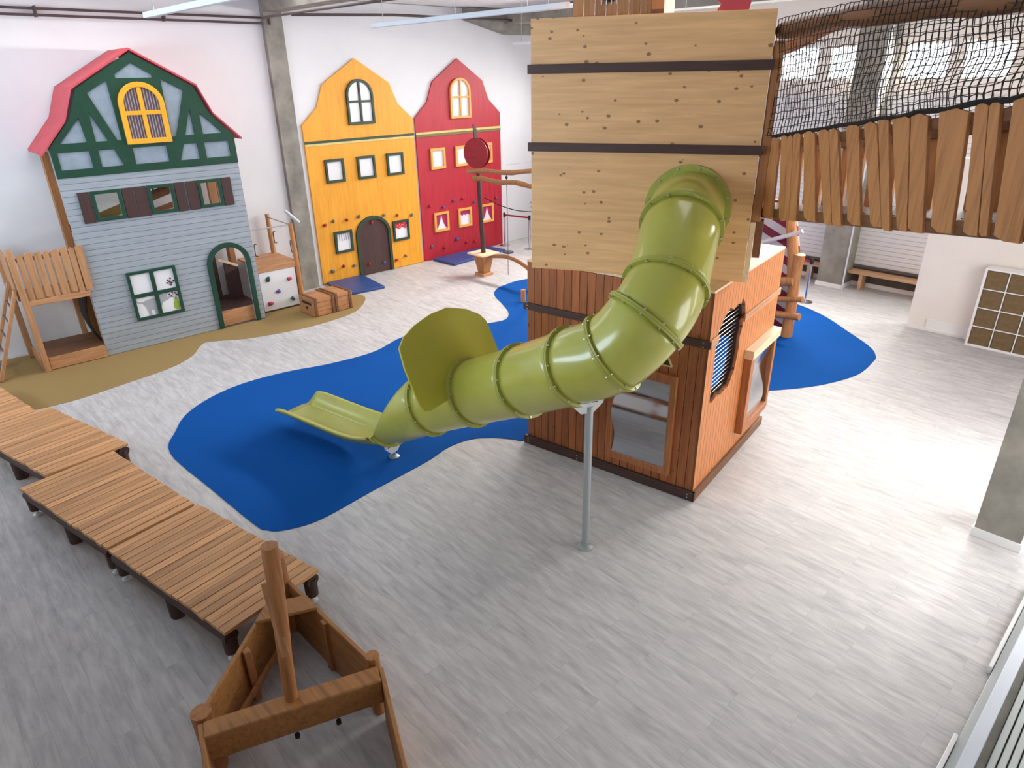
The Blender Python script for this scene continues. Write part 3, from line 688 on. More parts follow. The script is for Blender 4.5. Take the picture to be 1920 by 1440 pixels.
# ------------------------------------------------------------------ wooden tower: cabin below
cb = thing('play_cabin', 'larch clad ship cabin with bent mirrors under the slide tower', 'play cabin', (6.24, 3.51, 0), 9.51)
CW, CD, CH = 2.45, 2.4, 2.6      # along local y, along local x, height
o = MB(); n_ = 22; st_ = CW / n_
for i in range(n_): o.box(0, .03, i * st_ + .003, (i + 1) * st_ - .003, .12, CH - .004 * (i % 3))
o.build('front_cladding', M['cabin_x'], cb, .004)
MB().box(.03, .05, .03, CW - .02, .01, CH - .03).build('front_backing', M['dark_in'], cb)
hole = [(1.03, 2.24), (.94, 2.31), (.90, 2.25), (.80, 2.28), (.68, 2.24), (.55, 2.30), (.47, 2.26), (.38, 2.22), (.30, 2.14), (.24, 2.07), (.21, 1.90), (.23, 1.70), (.22, 1.45), (.21, 1.22), (.30, 1.20), (.43, 1.24), (.56, 1.20), (.68, 1.22), (.80, 1.22),
        (.88, 1.30), (.95, 1.38), (.99, 1.50), (1.02, 1.66), (1.0, 1.80), (1.05, 1.92), (1.03, 2.02), (1.11, 2.06), (1.07, 2.16)]
hole = [(x + .06 * 0, z) for x, z in hole][::-1]
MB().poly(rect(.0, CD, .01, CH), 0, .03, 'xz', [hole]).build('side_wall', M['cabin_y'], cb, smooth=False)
inner = [(.63 + (x - .63) * .93, 1.72 + (z - 1.72) * .95) for x, z in hole]
MB().poly(hole, .03, .12, 'xz', [inner]).build('hole_rim', M['shutter'], cb, smooth=False)
for i in range(20):
    z = 1.2 + i * .055
    xs_ = [x for x, zz in hole if abs(zz - z) < .12]
    MB().tube([(max(.22, min(xs_)), .07, z), (min(1.05, max(xs_)), .07, z)], .0048, 6).build('bar', M['zinc'], cb)
MB().poly(rect(.05, CW - .02, .02, CH - .03), CD - .04, CD, 'yz', [rect(.25, 1.5, .05, 1.25)]).build('rear_wall', M['shutter'], cb, smooth=False)
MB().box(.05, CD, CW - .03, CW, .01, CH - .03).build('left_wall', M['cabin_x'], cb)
MB().box(.05, CD - .05, .05, CW - .05, .02, .05).build('cabin_floor', M['radiator'], cb)
MB().box(.0, CD, .0, CW, CH, CH + .03).build('roof_board', M['pine_roof'], cb, .005)
MB().box(-.04, 0, -.03, CW + .04, 1.98, 2.07).build('front_batten', M['brown_band'], cb, .005)
MB().box(-.045, 0, -.04, CW + .04, .0, .125).build('front_base_batten', M['brown_band'], cb, .005)
MB().box(-.0, .23, -.022, 0, 1.98, 2.07).build('side_batten', M['furniture_x'], cb, .004)
MB().box(1.06, CD + .03, -.022, 0, 1.98, 2.07).build('side_batten', M['furniture_x'], cb, .004)
MB().box(-.045, CD + .02, -.04, 0, .0, .125).build('side_base_batten', M['log_dark'], cb, .005)
bo = MB()
for y in (.05, CW - .03, CW * .66): bo.lathe([(.011, -.006), (.011, .001)], (-.042, y, .04), 8, 'x'); bo.lathe([(.011, -.006), (.011, .001)], (-.042, y, .085), 8, 'x')
for y in (.05, CW - .03): bo.lathe([(.011, -.006), (.011, .001)], (-.042, y, 2.0), 8, 'x'); bo.lathe([(.011, -.006), (.011, .001)], (-.042, y, 2.045), 8, 'x')
bo.build('batten_screws', M['steel'], cb)
# bent mirror on the front
mf = MB().poly(rect(.31, 1.20, .24, 1.56), -.05, 0, 'yz', [rect(.39, 1.12, .33, 1.45)]).build('mirror_frame', M['frame_wood'], cb, .006)
o = MB(); o.grid(lambda i, j: (-.03 + .028 * math.sin(j / 40 * 2 * PI * 1.5) * (1 - .0 * i), .385 + i * .74 / 8, .325 + j * 1.13 / 40), 9, 41); o.build('bent_mirror', M['mirror'], mf)
# animal emblem: plain dark triangle shape half behind the slide
em = MB().poly([(.56, 1.655), (.405, 1.655), (.395, 1.675), (.465, 1.80), (.49, 1.80)], -.006, 0, 'yz').build('warning_sign', M['pale_yellow'], cb)
MB().poly([(.535, 1.672), (.425, 1.672), (.478, 1.775)], -.009, -.005, 'yz').build('sign_symbol', M['black'], em)
# deep framed mirror on the side
sf = MB(); sf.box(1.30, 1.42, -.10, 0, .34, 1.42); sf.box(2.28, 2.36, -.085, 0, .34, 1.42); sf.box(1.42, 2.28, -.10, 0, .34, .44)
sfo = sf.build('side_mirror_frame', M['frame_wood'], cb, .005)
MB().box(1.28, 2.38, -.12, 0, 1.42, 1.54).build('frame_top', M['pine_roof'], sfo, .005)
o = MB(); o.grid(lambda i, j: (1.43 + i * .84 / 8, -.035 - .02 * math.sin(j / 40 * 2 * PI * 1.2 + .6), .44 + j * .98 / 40), 9, 41); o.build('bent_mirror', M['mirror'], sfo)

# ------------------------------------------------------------------ upper tower box
ut = thing('slide_tower', 'pale pine tower box with dark battens that the green slide leaves from', 'play tower', (6.72, 3.47, 2.63), 28)
PW, PH = 2.41, 2.63
MB().poly(rect(0, PW, 0, PH), 0, .04, 'yz').build('front_panel', M['pine'], ut, .004)
for z0 in (1.33, 2.11): MB().box(-.035, 0, -.03, PW + .03, z0, z0 + .09).build('batten', M['brown_band'], ut, .004)
MB().box(.02, .11, -.10, -.005, .66, 2.36).build('corner_post', M['post'], ut, .008)
MB().box(.0, .05, -.055, -.002, 0, .655).build('edge_board', M['pine_roof'], ut, .004)
MB().box(.12, .22, -.14, -.06, .25, .66).build('corner_post', M['log_dark'], ut, .006)
MB().box(.05, 2.35, -.0, .03, 0, PH - .02).build('side_wall', M['pine_roof'], ut)
MB().box(.05, 2.35, PW - .04, PW, 0, PH - .02).build('left_wall', M['pine_roof'], ut)
MB().box(.04, 2.35, .03, PW - .04, .62, .68).build('tower_floor', M['furniture_x'], ut)
lk = MB(); n_ = 7
for i in range(n_): lk.box(.06, .09, 1.18 + i * .8 / n_ + .003, 1.18 + (i + 1) * .8 / n_ - .003, PH - .02, PH + .82)
lko = lk.build('lookout_front', M['plank_z'], ut, .003)
MB().poly([(1.60 + .13 * math.cos(PI + PI * i / 14) , PH + .34 + .22 * math.sin(PI + PI * i / 14)) for i in range(15)] + [(1.73, PH + .7), (1.47, PH + .7)], .05, .062, 'yz').build('lookout_opening_sheet', M['dark_in'], lko)  # dark sheet painting the shade of an opening, boards stay uncut
for y in (1.53, 1.58, 1.63, 1.68): MB().tube([(.045, y, PH + .1), (.045, y, PH + .75)], .006, 6).build('bar', M['white'], lko)
MB().poly([(1.44, PH + .22), (1.40, PH + .17), (1.34, PH + .22), (1.28, PH + .19), (1.24, PH + .3), (1.24, PH + .7), (1.46, PH + .7)], .05, .062, 'yz').build('lookout_opening_sheet', M['pane_white'], lko)  # pale sheet laid over the boards in place of a cut opening
MB().box(.06, .95, 1.06, 1.18, PH - .02, PH + .82).build('lookout_side', M['cabin_y'], ut, .003)
MB().box(.09, .95, 1.18, 1.98, PH + .8, PH + .83).build('lookout_roof', M['plank_z'], ut)
rf = MB().poly([(.26, PH), (.56, PH), (.52, PH + .06), (.57, PH + .10), (.50, PH + .14), (.52, PH + .22), (.44, PH + .20), (.40, PH + .30), (.33, PH + .26), (.20, PH + .3)], .06, .085, 'yz').build('red_fin', M['roof_red'], ut, .003)
lab(rf, 'red cut-out board on top of the tower')

# ------------------------------------------------------------------ tube slide
RC = [(6.41, 4.05, 3.40), (5.93, 3.80, 3.31), (5.33, 3.53, 2.87), (5.00, 3.50, 2.62), (4.81, 3.72, 2.29), (4.69, 4.10, 2.07), (4.68, 4.81, 1.69), (4.58, 5.58, 1.32), (4.37, 6.17, 1.05), (4.17, 6.86, .70)]
sd = thing('tube_slide', 'lime green tube slide curving from the tower down to the blue carpet', 'slide', (0, 0, 0))
RT = .385
_pts = [Vector((6.85, 4.28, 3.40))] + [Vector(p) for p in RC] + [Vector((4.10, 7.35, .52))]
_N = 8
_sp = catmull(_pts, _N)
def ring_frame(k):
    T = (_sp[min(k + 1, len(_sp) - 1)] - _sp[max(k - 1, 0)]).normalized(); a = T.cross(Vector((0, 0, 1))).normalized(); return _sp[k], T, a, a.cross(T)


NS = 40
for i in range(8):
    k0 = (i + 1) * _N
    if i == 0: k0 = _N - 1
    o = MB(); kk = list(range(k0, (i + 2) * _N + 1))
    def fn(u, v, kk=kk):
        c, T, a, b = ring_frame(kk[v]); t = 2 * PI * u / NS; return c + a * math.cos(t) * RT + b * math.sin(t) * RT
    o.grid(fn, NS, len(kk), closed_u=True).build('tube_section', M['slide'], sd, solid=.012)
bolt_me = None
for i in range(9):
    c, T, a, b = ring_frame((i + 1) * _N); r1, th = (.455, .02) if i == 0 else (.425, .022)
    if i == 0: T = Vector((-.883, -.469, 0)); c = c + T * .01; a = T.cross(Vector((0, 0, 1))).normalized(); b = a.cross(T)
    o = MB(); prof = [(RT - .005, -th), (r1, -th), (r1, -.002), (r1 - .004, 0), (r1, .002), (r1, th), (RT - .005, th)]
    vs = []; n = 48
    for r, h in prof:
        for j in range(n): vs.append(c + T * h + (a * math.cos(2 * PI * j / n) + b * math.sin(2 * PI * j / n)) * r)
    kq = len(prof); fs = [(p * n + j, p * n + (j + 1) % n, ((p + 1) % kq) * n + (j + 1) % n, ((p + 1) % kq) * n + j) for p in range(kq) for j in range(n)]
    o.add(vs, fs); fo = o.build('flange', M['flange'], sd)
    for j in range(12):
        t = 2 * PI * (j + .4) / 12; p = c + (a * math.cos(t) + b * math.sin(t)) * ((RT + r1) / 2 + .004)
        if bolt_me is None:
            bb = MB(); bb.lathe([(.011, -.036), (.011, .036)], n=8); tmp = bb.build('bolt', M['bolt'], fo); bolt_me = tmp.data; x = tmp
        else:
            x = bpy.data.objects.new('bolt', bolt_me); COL.objects.link(x); x.parent = fo
        x.location = p; x.rotation_euler = T.to_track_quat('Z', 'Y').to_euler()
# lowest section: the tube opens out, cut away on top
k0, k1 = 9 * _N, 10 * _N
def open_fn(u, v):
    k = k0 + v; c, T, a, b = ring_frame(k); s_ = v / (k1 - k0)
    half = PI if s_ < .02 else PI * (1 - .62 * s_ ** .75)
    t = -PI / 2 - half + 2 * half * u / 48; return c + a * math.cos(t) * RT + b * math.sin(t) * RT
MB().grid(open_fn, 49, k1 - k0 + 1).build('mouth_section', M['slide'], sd, solid=.014)
c, T, a, b = ring_frame(k1)
rm = MB(); n = 24; half = PI * .38
vs = [c + T * h + (a * math.cos(-PI / 2 - half + 2 * half * j / n) + b * math.sin(-PI / 2 - half + 2 * half * j / n)) * r for r, h in ((RT - .005, -.02), (.425, -.02), (.425, .02), (RT - .005, .02)) for j in range(n + 1)]
rm.add(vs, [(p * (n + 1) + j, p * (n + 1) + j + 1, ((p + 1) % 4) * (n + 1) + j + 1, ((p + 1) % 4) * (n + 1) + j) for p in range(4) for j in range(n)]).build('flange', M['flange'], sd)
# run-out chute: flat bottomed channel with rolled rims
cc, cT, ca, cb_ = ring_frame(k1)
def chute_section(s_):
    """cross-section of the run-out at 0..1 along its length"""
    ctr = Vector((4.17, 6.86, 0)).lerp(Vector((3.82, 8.92, 0)), s_); ctr += Vector((.04, 0, 0)) * math.sin(PI * s_)
    dr_ = (Vector((3.82, 8.92, 0)) - Vector((4.17, 6.86, 0))).normalized(); rt = Vector((dr_.y, -dr_.x, 0))
    zb = .165 * (1 - s_) ** 5 + .15 + .045 * s_ ** 3
    pts = []
    for q in range(25):
        w = -1 + 2 * q / 24; aw = abs(w)
        x = w * .345; h = 0 if aw < .55 else .19 * ((aw - .55) / .45) ** 2.0
        if s_ < .3:
            hc = RT - math.sqrt(max(0, RT ** 2 - (w * .37) ** 2)); x = w * (.37 - .025 * s_ / .3); h = hc * (1 - s_ / .3) * .8 + h * s_ / .3
        pts.append(ctr + rt * x + Vector((0, 0, zb + h)))
    if s_ > .86:
        k_ = (s_ - .86) / .14; pts = [p + dr_ * (-.10 * k_ * k_ * (abs(q - 12) / 12) ** 4) + Vector((0, 0, -.03 * k_ * (abs(q - 12) / 12) ** 3)) for q, p in enumerate(pts)]
    for sg in (0, 1):
        e = pts[0] if sg == 0 else pts[-1]; dx = rt * (-1 if sg == 0 else 1)
        ex = [e + dx * .02 + Vector((0, 0, .006)), e + dx * .04, e + dx * .045 + Vector((0, 0, -.025))]
        pts = (ex[::-1] + pts) if sg == 0 else (pts + ex)
    return pts


secs = [chute_section(i / 16) for i in range(17)]
MB().grid(lambda u, v: secs[v][u], len(secs[0]), 17).build('run_out_chute', M['slide'], sd, solid=.016)
# shield plate
c, T, a, b = ring_frame(8 * _N); c = c + T * .03
oute = [(-.73, .07), (-.80, .10), (-.84, .19), (-.83, .62), (-.79, .84), (-.67, .93), (-.45, 1.00), (-.15, 1.045), (.15, 1.04), (.46, .93), (.66, .80), (.73, .70), (.74, .62), (.74, .19), (.70, .10), (.63, .07)]
n = 16; al = math.asin(.07 / .40)
notch = [(.40 * math.cos(al + (PI - 2 * al) * i / n), .40 * math.sin(al + (PI - 2 * al) * i / n)) for i in range(n + 1)]
o = MB(); o.poly(oute + notch, -.012, .012, 'xy'); o.v = [tuple(c + a * x + b * y + T * z) for x, y, z in o.v]
so = o.build('shield_plate', M['shield'], sd, .004, smooth=False)
ed = MB(); vs = []
for i in range(n + 1):
    t = .15 + (PI - .3) * i / n; vs.append(c - T * .035 + a * .405 * math.cos(t) + b * .405 * math.sin(t))
ed.tube(vs, .014, 6).build('edge_seal', M['black'], so)
# supports
sp_ = MB(); sp_.tube([(4.64, 3.83, .02), (4.66, 3.86, 1.72)], .042, 16); spo = sp_.build('support_pole', M['zinc'], sd)
MB().lathe([(.085, 0), (.085, .012), (.05, .03), (.05, .07)], (4.64, 3.83, 0), 20).build('pole_foot', M['zinc'], spo)
def bracket(ctr, dirx, z, par):
    d_ = Vector(dirx).normalized(); pts = [(-.2, .08), (-.175, -.02), (-.07, -.13), (.06, -.13), (.16, -.03), (.2, .08), (.1, .035), (.0, .015), (-.1, .035)]
    o = MB(); o.poly(pts, -.012, .012, 'xz'); o.v = [tuple(Vector(ctr) + d_ * x + Vector((-d_.y, d_.x, 0)) * y + Vector((0, 0, z + zz))) for x, y, zz in o.v]
    bk = o.build('bracket', M['bracket'], par, .003, smooth=False)
    for x in (-.11, -.02, .07): p_ = Vector(ctr) + d_ * x + Vector((d_.y, -d_.x, 0)) * .014 + Vector((0, 0, z - .005)); MB().beam(p_ - d_ * .03, p_ + d_ * .03, .006, .012).build('bracket_slot', M['black'], bk)
bracket((4.63, 3.86, 0), (.88, -.47, 0), 1.78, spo)
s2 = MB(); s2.tube([(4.24, 6.93, .02), (4.22, 6.9, .2)], .03, 12); s2o = s2.build('support_pole', M['zinc'], sd)
MB().lathe([(.075, .006), (.075, .018), (.04, .04)], (4.24, 6.93, 0), 18).build('pole_foot', M['zinc'], s2o)
bracket((4.2, 6.84, 0), (.95, .3, 0), .27, s2o)

# ------------------------------------------------------------------ bridge on the right
bg = thing('rope_bridge', 'sloping wooden bridge with plank sides and black net right of the tower', 'bridge', (6.85, 3.42, 0), -128.07)
SL = .1493
def bz(u): return 3.34 + SL * u
rnd = random.Random(3)
def plank(x0, x1, b0, b1, y, nm='side_plank'):
    zt, zb = bz((x0 + x1) / 2) + .77 + rnd.uniform(-.01, .015), bz((b0 + b1) / 2) - .02 + rnd.uniform(-.012, .012)
    c1, c2 = rnd.uniform(.01, .03), rnd.uniform(.008, .03)
    pts = [(b0, zb + c2), (b0 + (b1 - b0) * .4, zb), (b1, zb + c2 * .6), (x1, zt - c1 * .5), (x0 + (x1 - x0) * .45, zt + .01), (x0, zt - c1)]
    MB().poly(pts, y - .014, y + .014, 'xz').build(nm, M['plank_z'], bg, .004)
near = [(.0, .225, .08, .285), (.25, .375, .45, .548), (.38, .49, .553, .65), (.495, .63, .655, .79), (.68, .88, .92, 1.13), (.93, 1.105, 1.27, 1.40), (1.11, 1.24, 1.405, 1.55), (1.36, 1.54, 1.62, 1.81), (1.60, 1.77, 1.93, 2.08),
        (1.775, 1.90, 2.085, 2.19), (1.94, 2.14, 2.26, 2.375), (2.15, 2.33, 2.38, 2.54), (2.43, 2.70, 2.61, 2.81), (2.74, 2.85, 2.91, 3.035), (2.855, 2.94, 3.04, 3.11), (3.03, 3.26, 3.16, 3.36), (3.34, 3.54, 3.46, 3.66), (3.66, 3.86, 3.80, 3.98), (4.0, 4.2, 4.1, 4.3), (4.3, 4.55, 4.4, 4.62), (4.65, 4.85, 4.75, 4.95)]
for p in near: plank(*p, -.02)
u = -1.9
while u < 4.9:
    w_ = rnd.uniform(.12, .19); plank(u, u + w_, u + .06, u + .06 + w_, .82); u += w_ + rnd.uniform(.06, .15)
L = 5.1
MB().beam((-.05, .02, bz(-.05) + .03), (L, .02, bz(L) + .03), .06, .1).build('lower_beam', M['log_dark'], bg, .008)
MB().beam((-2.0, .78, bz(-2.0) + .03), (L, .78, bz(L) + .03), .06, .1).build('lower_beam', M['log_dark'], bg, .008)
MB().beam((-.05, .02, bz(-.05) + .70), (L, .02, bz(L) + .70), .055, .08).build('hand_rail', M['log_dark'], bg, .008)
MB().beam((-2.0, .78, bz(-2.0) + .70), (L, .78, bz(L) + .70), .055, .08).build('hand_rail', M['log_dark'], bg, .008)
MB().tube([(-.02 + i * .25, -.02, bz(-.02 + i * .25) + .785 + .008 * math.sin(i * 3)) for i in range(21)], .018, 6).build('net_rope', M['rope'], bg)
o = MB(); u = -1.2
while u < 4.95: o.box(u, u + .11, .05, .75, bz(u) + .06, bz(u) + .09); u += .12
o.build('walkway', M['log_dark'], bg)
def tb(u): return 5.08 + .012 * u + .02 * math.sin(u * 1.7)
MB().tube([(-.1 + i * .26, .0 + .02 * math.sin(i), tb(-.1 + i * .26)) for i in range(21)], [.075 + .01 * math.sin(i * 1.3) for i in range(21)], 12).build('top_log', M['log_dark'], bg)
MB().tube([(-1.9 + i * .33, .80 + .02 * math.sin(i), 5.0 + .1 * math.sin(.35 * i - .6) + .02 * i) for i in range(22)], [.07 + .01 * math.sin(i * 1.3) for i in range(22)], 12).build('top_log', M['log_dark'], bg)
def net(y, u0, u1, zt_off, nm, sp=.062, nz_=16, th=.0037):
    r = random.Random(11); o = MB(); nu = int((u1 - u0) / sp); nz = nz_
    def P(i, j):
        u = u0 + (u1 - u0) * i / nu; z0, z1 = bz(u) + .79, tb(u) + zt_off
        rr = random.Random(i * 131 + j * 17); f = j / (nz - 1)
        return Vector((u + rr.uniform(-.008, .008) + .02 * math.sin(j * .8 + u), y + .03 * math.sin(u * 2.3 + j * .25) * math.sin(PI * f), z0 + (z1 - z0) * f + rr.uniform(-.008, .008)))
    for j in range(nz): o.tube([P(i, j) for i in range(nu + 1)], th, 4)
    for i in range(nu + 1): o.tube([P(i, j) for j in range(nz)], th, 4)
    return o.build(nm, M['rope'], bg, smooth=False)
net(-.085, .0, 4.6, .09, 'net'); net(.86, -1.6, 4.6, -.02, 'net', .08, 13, .003)

# ------------------------------------------------------------------ striped climbing wall with logs, behind the cabin
cw = thing('striped_climbing_wall', 'red and white striped board wall with forked log post behind the cabin', 'climbing wall', (12.3, 5.3, .0065))
o = MB(); n_ = 9
def clip_z(poly, z0, z1):
    def cut(p, f, s):
        out = []
        for i in range(len(p)):
            a, b = p[i], p[(i + 1) % len(p)]; fa, fb = f(a), f(b)
            if fa >= 0: out.append(a)
            if (fa >= 0) != (fb >= 0):
                t = fa / (fa - fb); out.append((a[0] + (b[0] - a[0]) * t, a[1] + (b[1] - a[1]) * t))
        return out
    k = .42
    p = cut(poly, lambda q: q[1] - k * q[0] - z0, 1)
    return cut(p, lambda q: z1 - (q[1] - k * q[0]), 1) if p else p
shape = [(.08, .02), (2.1, .02), (2.1, 2.5), (.35, 2.5), (.2, 2.1), (.05, 1.5)]
reds = MB(); whites = MB(); z = -1.2; k_ = 0
while z < 2.6:
    q = clip_z(shape, z, z + .16)
    if len(q) > 2: (reds if k_ % 2 else whites).poly(q, .16, .2, 'yz')
    z += .16; k_ += 1
lab(reds.build('board_stripe', M['stripe_red'], cw, smooth=False), 'crimson diagonal boards'); lab(whites.build('board_stripe', M['stripe_white'], cw, smooth=False), 'off-white diagonal boards')
MB().tube([(0, 0, 0), (.02, -.0, .6), (0, .02, 1.2), (-.02, -.02, 1.62)], [.11, .1, .1, .1], 14).build('post', M['log_light'], cw)
MB().tube([(.02, .06, 1.1), (.0, .12, 1.6), (0, .24, 2.1), (0, .33, 2.6)], [.1, .1, .09, .085], 14).build('post_fork', M['log_light'], cw)
for (y0, z0, y1, z1, r) in ((.75, .38, -.24, .82, .055), (.75, 0.12, -.24, .47, .07), (.8, .72, -.02, 1.12, .09)):
    MB().tube([(-.05, y0, z0 + .25), (-.08, (y0 + y1) / 2, (z0 + z1) / 2 + .12), (-.1, y1, z1)], [r * 1.05, r, r * .95], 12, wob=.06).build('peg_log', M['log_light'], cw)
MB().tube([(-.1, 1.0, 1.62), (-.1, .0, 2.04), (-.1, -.03, 2.06)], [.04, .038, .036], 10).build('hand_log', M['stripe_white'], cw)
MB().tube([(.0, 1.25, 0), (0, 1.2, 1.4), (0, 1.0, 2.6)], .08, 12).build('post', M['log_dark'], cw)

# ------------------------------------------------------------------ benches, shelf and boxes
for (y0, y1, t_) in ((4.0, 5.84, 'long pine bench on the far wall between grey column and partition'), (6.5, 9.0, 'pine bench on the far wall left of the grey column')):
    b = thing('bench', t_, 'bench', (16.5, (y0 + y1) / 2, 0), 0, 'pine benches along the far wall'); h = (y1 - y0) / 2
    MB().box(-.17, .17, -h, h, .36, .41).build('seat', M['bench'], b, .006)
    for y in (-h + .28, h - .3): MB().box(-.13, .13, y - .04, y + .04, 0, .36).build('leg', M['bench'], b, .005)
sh = thing('cube_shelf', 'white cube shelf filled with brown boxes against the cream partition', 'shelf', (14.17, 2.74, 0), -90)
MB().poly(rect(0, 1.47, 0, 1.46), 0, .30, 'xz', [rect(.04 + i * .3525, .04 + i * .3525 + .335, .04 + j * .352, .04 + j * .352 + .335) for i in range(4) for j in range(4)]).build('carcass', M['white'], sh, .003, smooth=False)
MB().box(.02, 1.45, .27, .295, .02, 1.44).build('back_panel', M['white'], sh)
RN = ['bottom row', 'second row up', 'third row up', 'top row']; CN = ['leftmost column', 'second column', 'third column', 'fourth column']
pb = None
for i in range(4):
    for j in range(4):
        if pb is None:
            pb = MB(); pb.poly(rect(.0, .32, 0, .325), 0, .25, 'xz'); pb = pb.build('storage_box', M['basket'], None, .008); o = pb
        else:
            o = pb.copy(); COL.objects.link(o)
        o.rotation_euler = (0, 0, -PI / 2); u = .047 + i * .3525; z = .041 + j * .352
        o.location = (14.19, 2.74 - u, z); tag(o, 'brown box in the white cube shelf, %s, %s' % (CN[i], RN[j]), 'storage box', 'brown boxes in the cube shelf')

# ------------------------------------------------------------------ deck walkway, bottom left
def deck(label, corners, z, seed, feet):
    """corners: near-left, near-right, far-right, far-left (plan)"""
    A, B, C_, D_ = [Vector((*p, 0)) for p in corners]; ctr = (A + B + C_ + D_) / 4; ctr.z = 0
    ang = math.atan2((B - A).y, (B - A).x)
    t = thing('deck_module', label, 'deck', ctr, math.degrees(ang), 'wooden deck modules of the walkway'); R = Matrix.Rotation(-ang, 3, 'Z')
    a, b, c, d = [R @ (p - ctr) for p in (A, B, C_, D_)]
    r = random.Random(seed); n = 19; o = MB()
    for i in range(n):
        f0, f1 = i / n + .0022, (i + 1) / n - .0022
        e0, e1 = r.uniform(-.006, .006), r.uniform(-.006, .006); dz = r.uniform(-.003, .003)
        q = [a.lerp(d, f0), b.lerp(c, f0), b.lerp(c, f1), a.lerp(d, f1)]
        q = [q[0] + Vector((e0, 0, 0)), q[1] + Vector((e1, 0, 0)), q[2] + Vector((e1, 0, 0)), q[3] + Vector((e0, 0, 0))]
        o.add([(p.x, p.y, z - .035 + dz) for p in q] + [(p.x, p.y, z + dz) for p in q], [(3, 2, 1, 0), (4, 5, 6, 7), (0, 1, 5, 4), (1, 2, 6, 5), (2, 3, 7, 6), (3, 0, 4, 7)])
    o.build('deck_boards', M['deck'], t, .003)
    for s_, (p, q) in enumerate(((a, d), (b, c))):
        ins = Vector((.06 if s_ == 0 else -.06, 0, 0))
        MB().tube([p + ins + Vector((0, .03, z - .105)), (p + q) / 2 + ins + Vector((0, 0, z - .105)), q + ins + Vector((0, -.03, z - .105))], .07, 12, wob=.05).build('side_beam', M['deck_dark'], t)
    for (fx, fy) in ((0, .04), (0, .96), (1, .04), (1, .96)):
        p = a.lerp(d, fy) if fx == 0 else b.lerp(c, fy); p = p + Vector((.06 if fx == 0 else -.06, 0, 0))
        f = MB(); f.lathe([(.045, .0), (.05, .015), (.02, .03), (.018, .10)], (p.x, p.y, 0), 14); f.build('levelling_foot', M['bracket'], t)
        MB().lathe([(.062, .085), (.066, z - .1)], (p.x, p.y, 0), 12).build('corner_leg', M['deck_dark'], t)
    for fx in (0, 1):
        p = (a.lerp(d, .5) if fx == 0 else b.lerp(c, .5)) + Vector((.08 if fx == 0 else -.08, 0, 0))
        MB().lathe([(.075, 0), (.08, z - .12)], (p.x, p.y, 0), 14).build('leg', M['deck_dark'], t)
    return t


deck('nearest deck module of oiled boards, right behind the boat frame', [(1.16, 4.94), (2.15, 5.11), (1.73, 7.10), (.755, 6.92)], .385, 1, None)
deck('second deck module from the boat frame, beside the blue carpet', [(.75, 6.96), (1.70, 7.14), (1.39, 9.10), (.33, 8.93)], .385, 2, None)
deck('third deck module from the boat frame, slightly raised', [(.615, 9.0), (1.585, 9.13), (1.09, 11.16), (.12, 10.98)], .405, 3, None)
deck('farthest deck module, at the left picture edge by the sand carpet', [(-.05, 11.05), (.93, 11.20), (.62, 13.1), (-.36, 12.95)], .385, 4, None)

# ------------------------------------------------------------------ boat frame in the foreground
bt = thing('boat_frame', 'wooden boat bow frame with mast on the floor at the bottom edge', 'play boat', (0, 0, 0))
Z = .58
def side(p, q, nm, h0=.0, th=.035, mat_=None, n=2):
    for k in range(n):
        za, zb = h0 + (Z - h0) * k / n, h0 + (Z - h0) * (k + 1) / n - .004
        MB().beam((p[0], p[1], (za + zb) / 2), (q[0], q[1], (za + zb) / 2), th, zb - za).build(nm, mat_ or M['log_y'], bt, .006)


side((1.78, 4.98), (1.82, 3.60), 'hull_board'); side((1.72, 4.98), (.68, 4.09), 'hull_board')
side((1.84, 3.52), (1.36, 2.4), 'hull_board', 0, .035, M['log_y']); side((.63, 4.0), (.36, 3.0), 'hull_board', 0, .035, M['log_y'])
MB().beam((.62, 3.93, Z - .12), (1.80, 3.48, Z - .12), .16, .24).build('cross_beam', M['log_y'], bt, .015)
MB().tube([(1.84, 3.64, 0), (1.84, 3.64, Z + .03)], .055, 14).build('corner_post', M['post'], bt)
MB().tube([(.68, 4.08, 0), (.67, 4.08, Z + .01)], .075, 14).build('corner_post', M['post'], bt)
MB().tube([(1.76, 4.98, 0), (1.75, 4.98, .5), (1.75, 4.98, .86)], [.06, .055, .05], 12).build('bow_post', M['post'], bt)
MB().add([(1.33, 4.63, Z), (1.79, 4.42, Z), (1.80, 4.62, Z), (1.50, 4.78, Z)] + [(1.33, 4.63, Z + .035), (1.79, 4.42, Z + .035), (1.80, 4.62, Z + .035), (1.50, 4.78, Z + .035)], [(3, 2, 1, 0), (4, 5, 6, 7), (0, 1, 5, 4), (1, 2, 6, 5), (2, 3, 7, 6), (3, 0, 4, 7)]).build('bow_seat', M['log_y'], bt, .006)
for (x, y) in ((1.78, 4.28), (1.16, 4.44)): MB().box(x - .03, x + .03, y - .035, y + .035, .02, Z - .02).build('rib', M['post'], bt, .006)
MB().beam((1.62, 4.74, .2), (.80, 4.1, .2), .03, .06).build('stringer', M['post'], bt, .006)
ms = MB().tube(catmull([(1.20, 3.74, Z - .1), (1.22, 3.75, .9), (1.255, 3.76, 1.4), (1.28, 3.77, 1.92)], 4), [.046 + .001 * i - .0015 * math.sin(i * 1.7) for i in range(13)], 16, wob=.03).build('mast', M['post'], bt)
MB().beam((1.212, 3.70, 1.02), (1.205, 3.78, 1.64), .055, .016, (-.4, -.9, 0)).build('split_board', M['furniture'], ms, .004)
for k in range(2): MB().lathe([(.02, .0), (.02, .03)], (1.15 + .28 * k, 3.62 - .11 * k, Z - .26), 8).build('bolt', M['black'], bt)

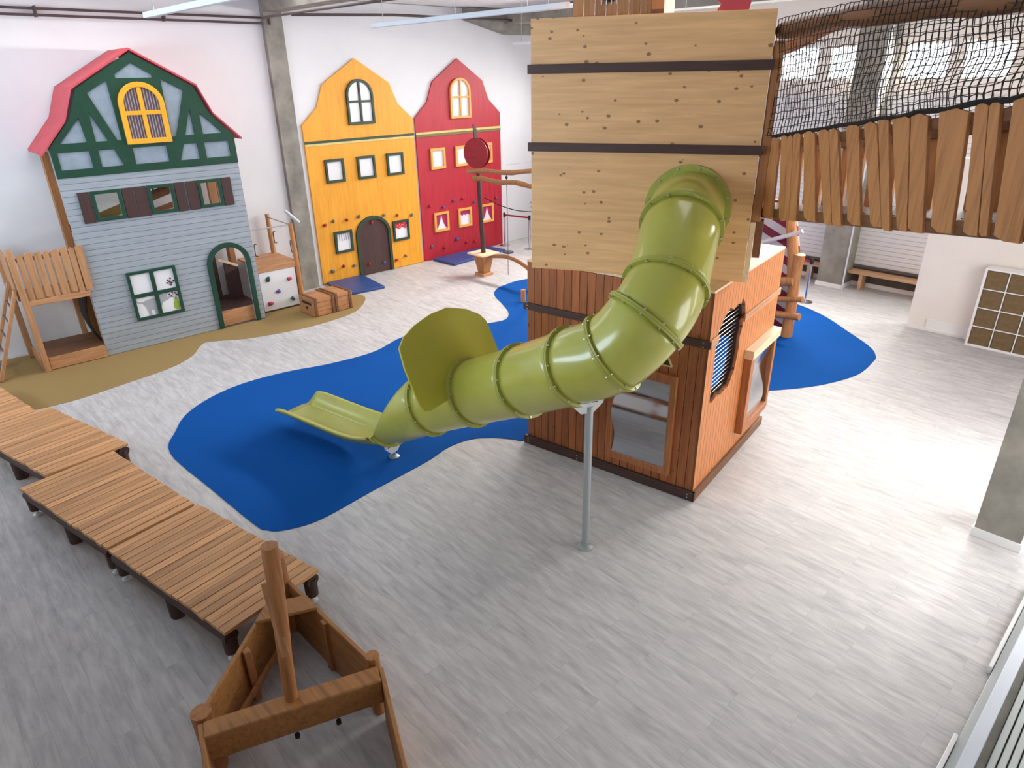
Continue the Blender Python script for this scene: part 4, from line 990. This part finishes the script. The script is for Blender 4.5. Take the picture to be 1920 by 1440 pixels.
# ------------------------------------------------------------------ overhead: pipes, battens
def pipe(pts, r, label, nm='ceiling_pipe', m_='navy'):
    return tag(MB().tube(pts, r, 10).build(nm, mat('brown_painted_pipe', (74, 62, 62), .5) if 'pipe_m' not in M else M['pipe_m']), label, 'pipe', 'pipes under the ceiling')
M['pipe_m'] = mat('brown_painted_pipe', (76, 64, 64), .5)
pipe([(XN, 15.08, 5.9), (7.15, 15.08, 5.88)], .022, 'upper thin dark pipe along the top of the left wall')
pipe([(XN, 15.08, 5.80), (7.15, 15.08, 5.78)], .022, 'lower thin dark pipe along the top of the left wall')
pipe([(7.15, 15.0, 5.87), (6.75, 13.9, 5.82), (6.85, 9.8, 5.82), (6.87, 7.2, 5.82)], .024, 'dark pipe running from the left wall column towards the camera')
pipe([(7.75, 14.9, 5.95), (10.2, 14.7, 6.02), (16.0, 14.6, 6.02)], .03, 'dark pipe above the yellow and red house fronts')
for k in range(4): tag(MB().box(1.0 + 2.1 * k, 1.03 + 2.1 * k, 15.05, 15.2, 5.76, 5.93).build('pipe_clip', M['pipe_m']), ['first', 'second', 'third', 'fourth'][k] + ' pipe clip from the left on the left wall pipes', 'pipe clip', 'pipe clips')
def batten(x, y0, y1, z, label, wires=True):
    t = thing('light_batten', label, 'ceiling light', (x, (y0 + y1) / 2, z), 0, 'long white ceiling battens')
    h = (y1 - y0) / 2; MB().poly([(-.035, .0), (.035, .0), (.03, .06), (-.03, .06)], -h, h, 'xz').build('housing', M['lamp_white'], t, .004)
    for yy in (-h + .3, 0, h - .3): MB().tube([(0, yy, .06), (0, yy, ZC - z)], .006, 6).build('hanger', M['zinc'], t)
batten(3.03, 3.8, 9.35, 5.4, 'white batten hanging near the pipes above the grey house')
batten(6.33, 5.75, 9.7, 5.4, 'white batten hanging above the gap left of the tower')
batten(13.2, 8.5, 13.85, 5.4, 'white batten just left of the tower edge by the far corner')
batten(9.8, 3.0, 10.2, 5.75, 'white batten above the top of the tower')
batten(11.6, 3.0, 12.2, 5.95, 'white batten behind the tower lookout')
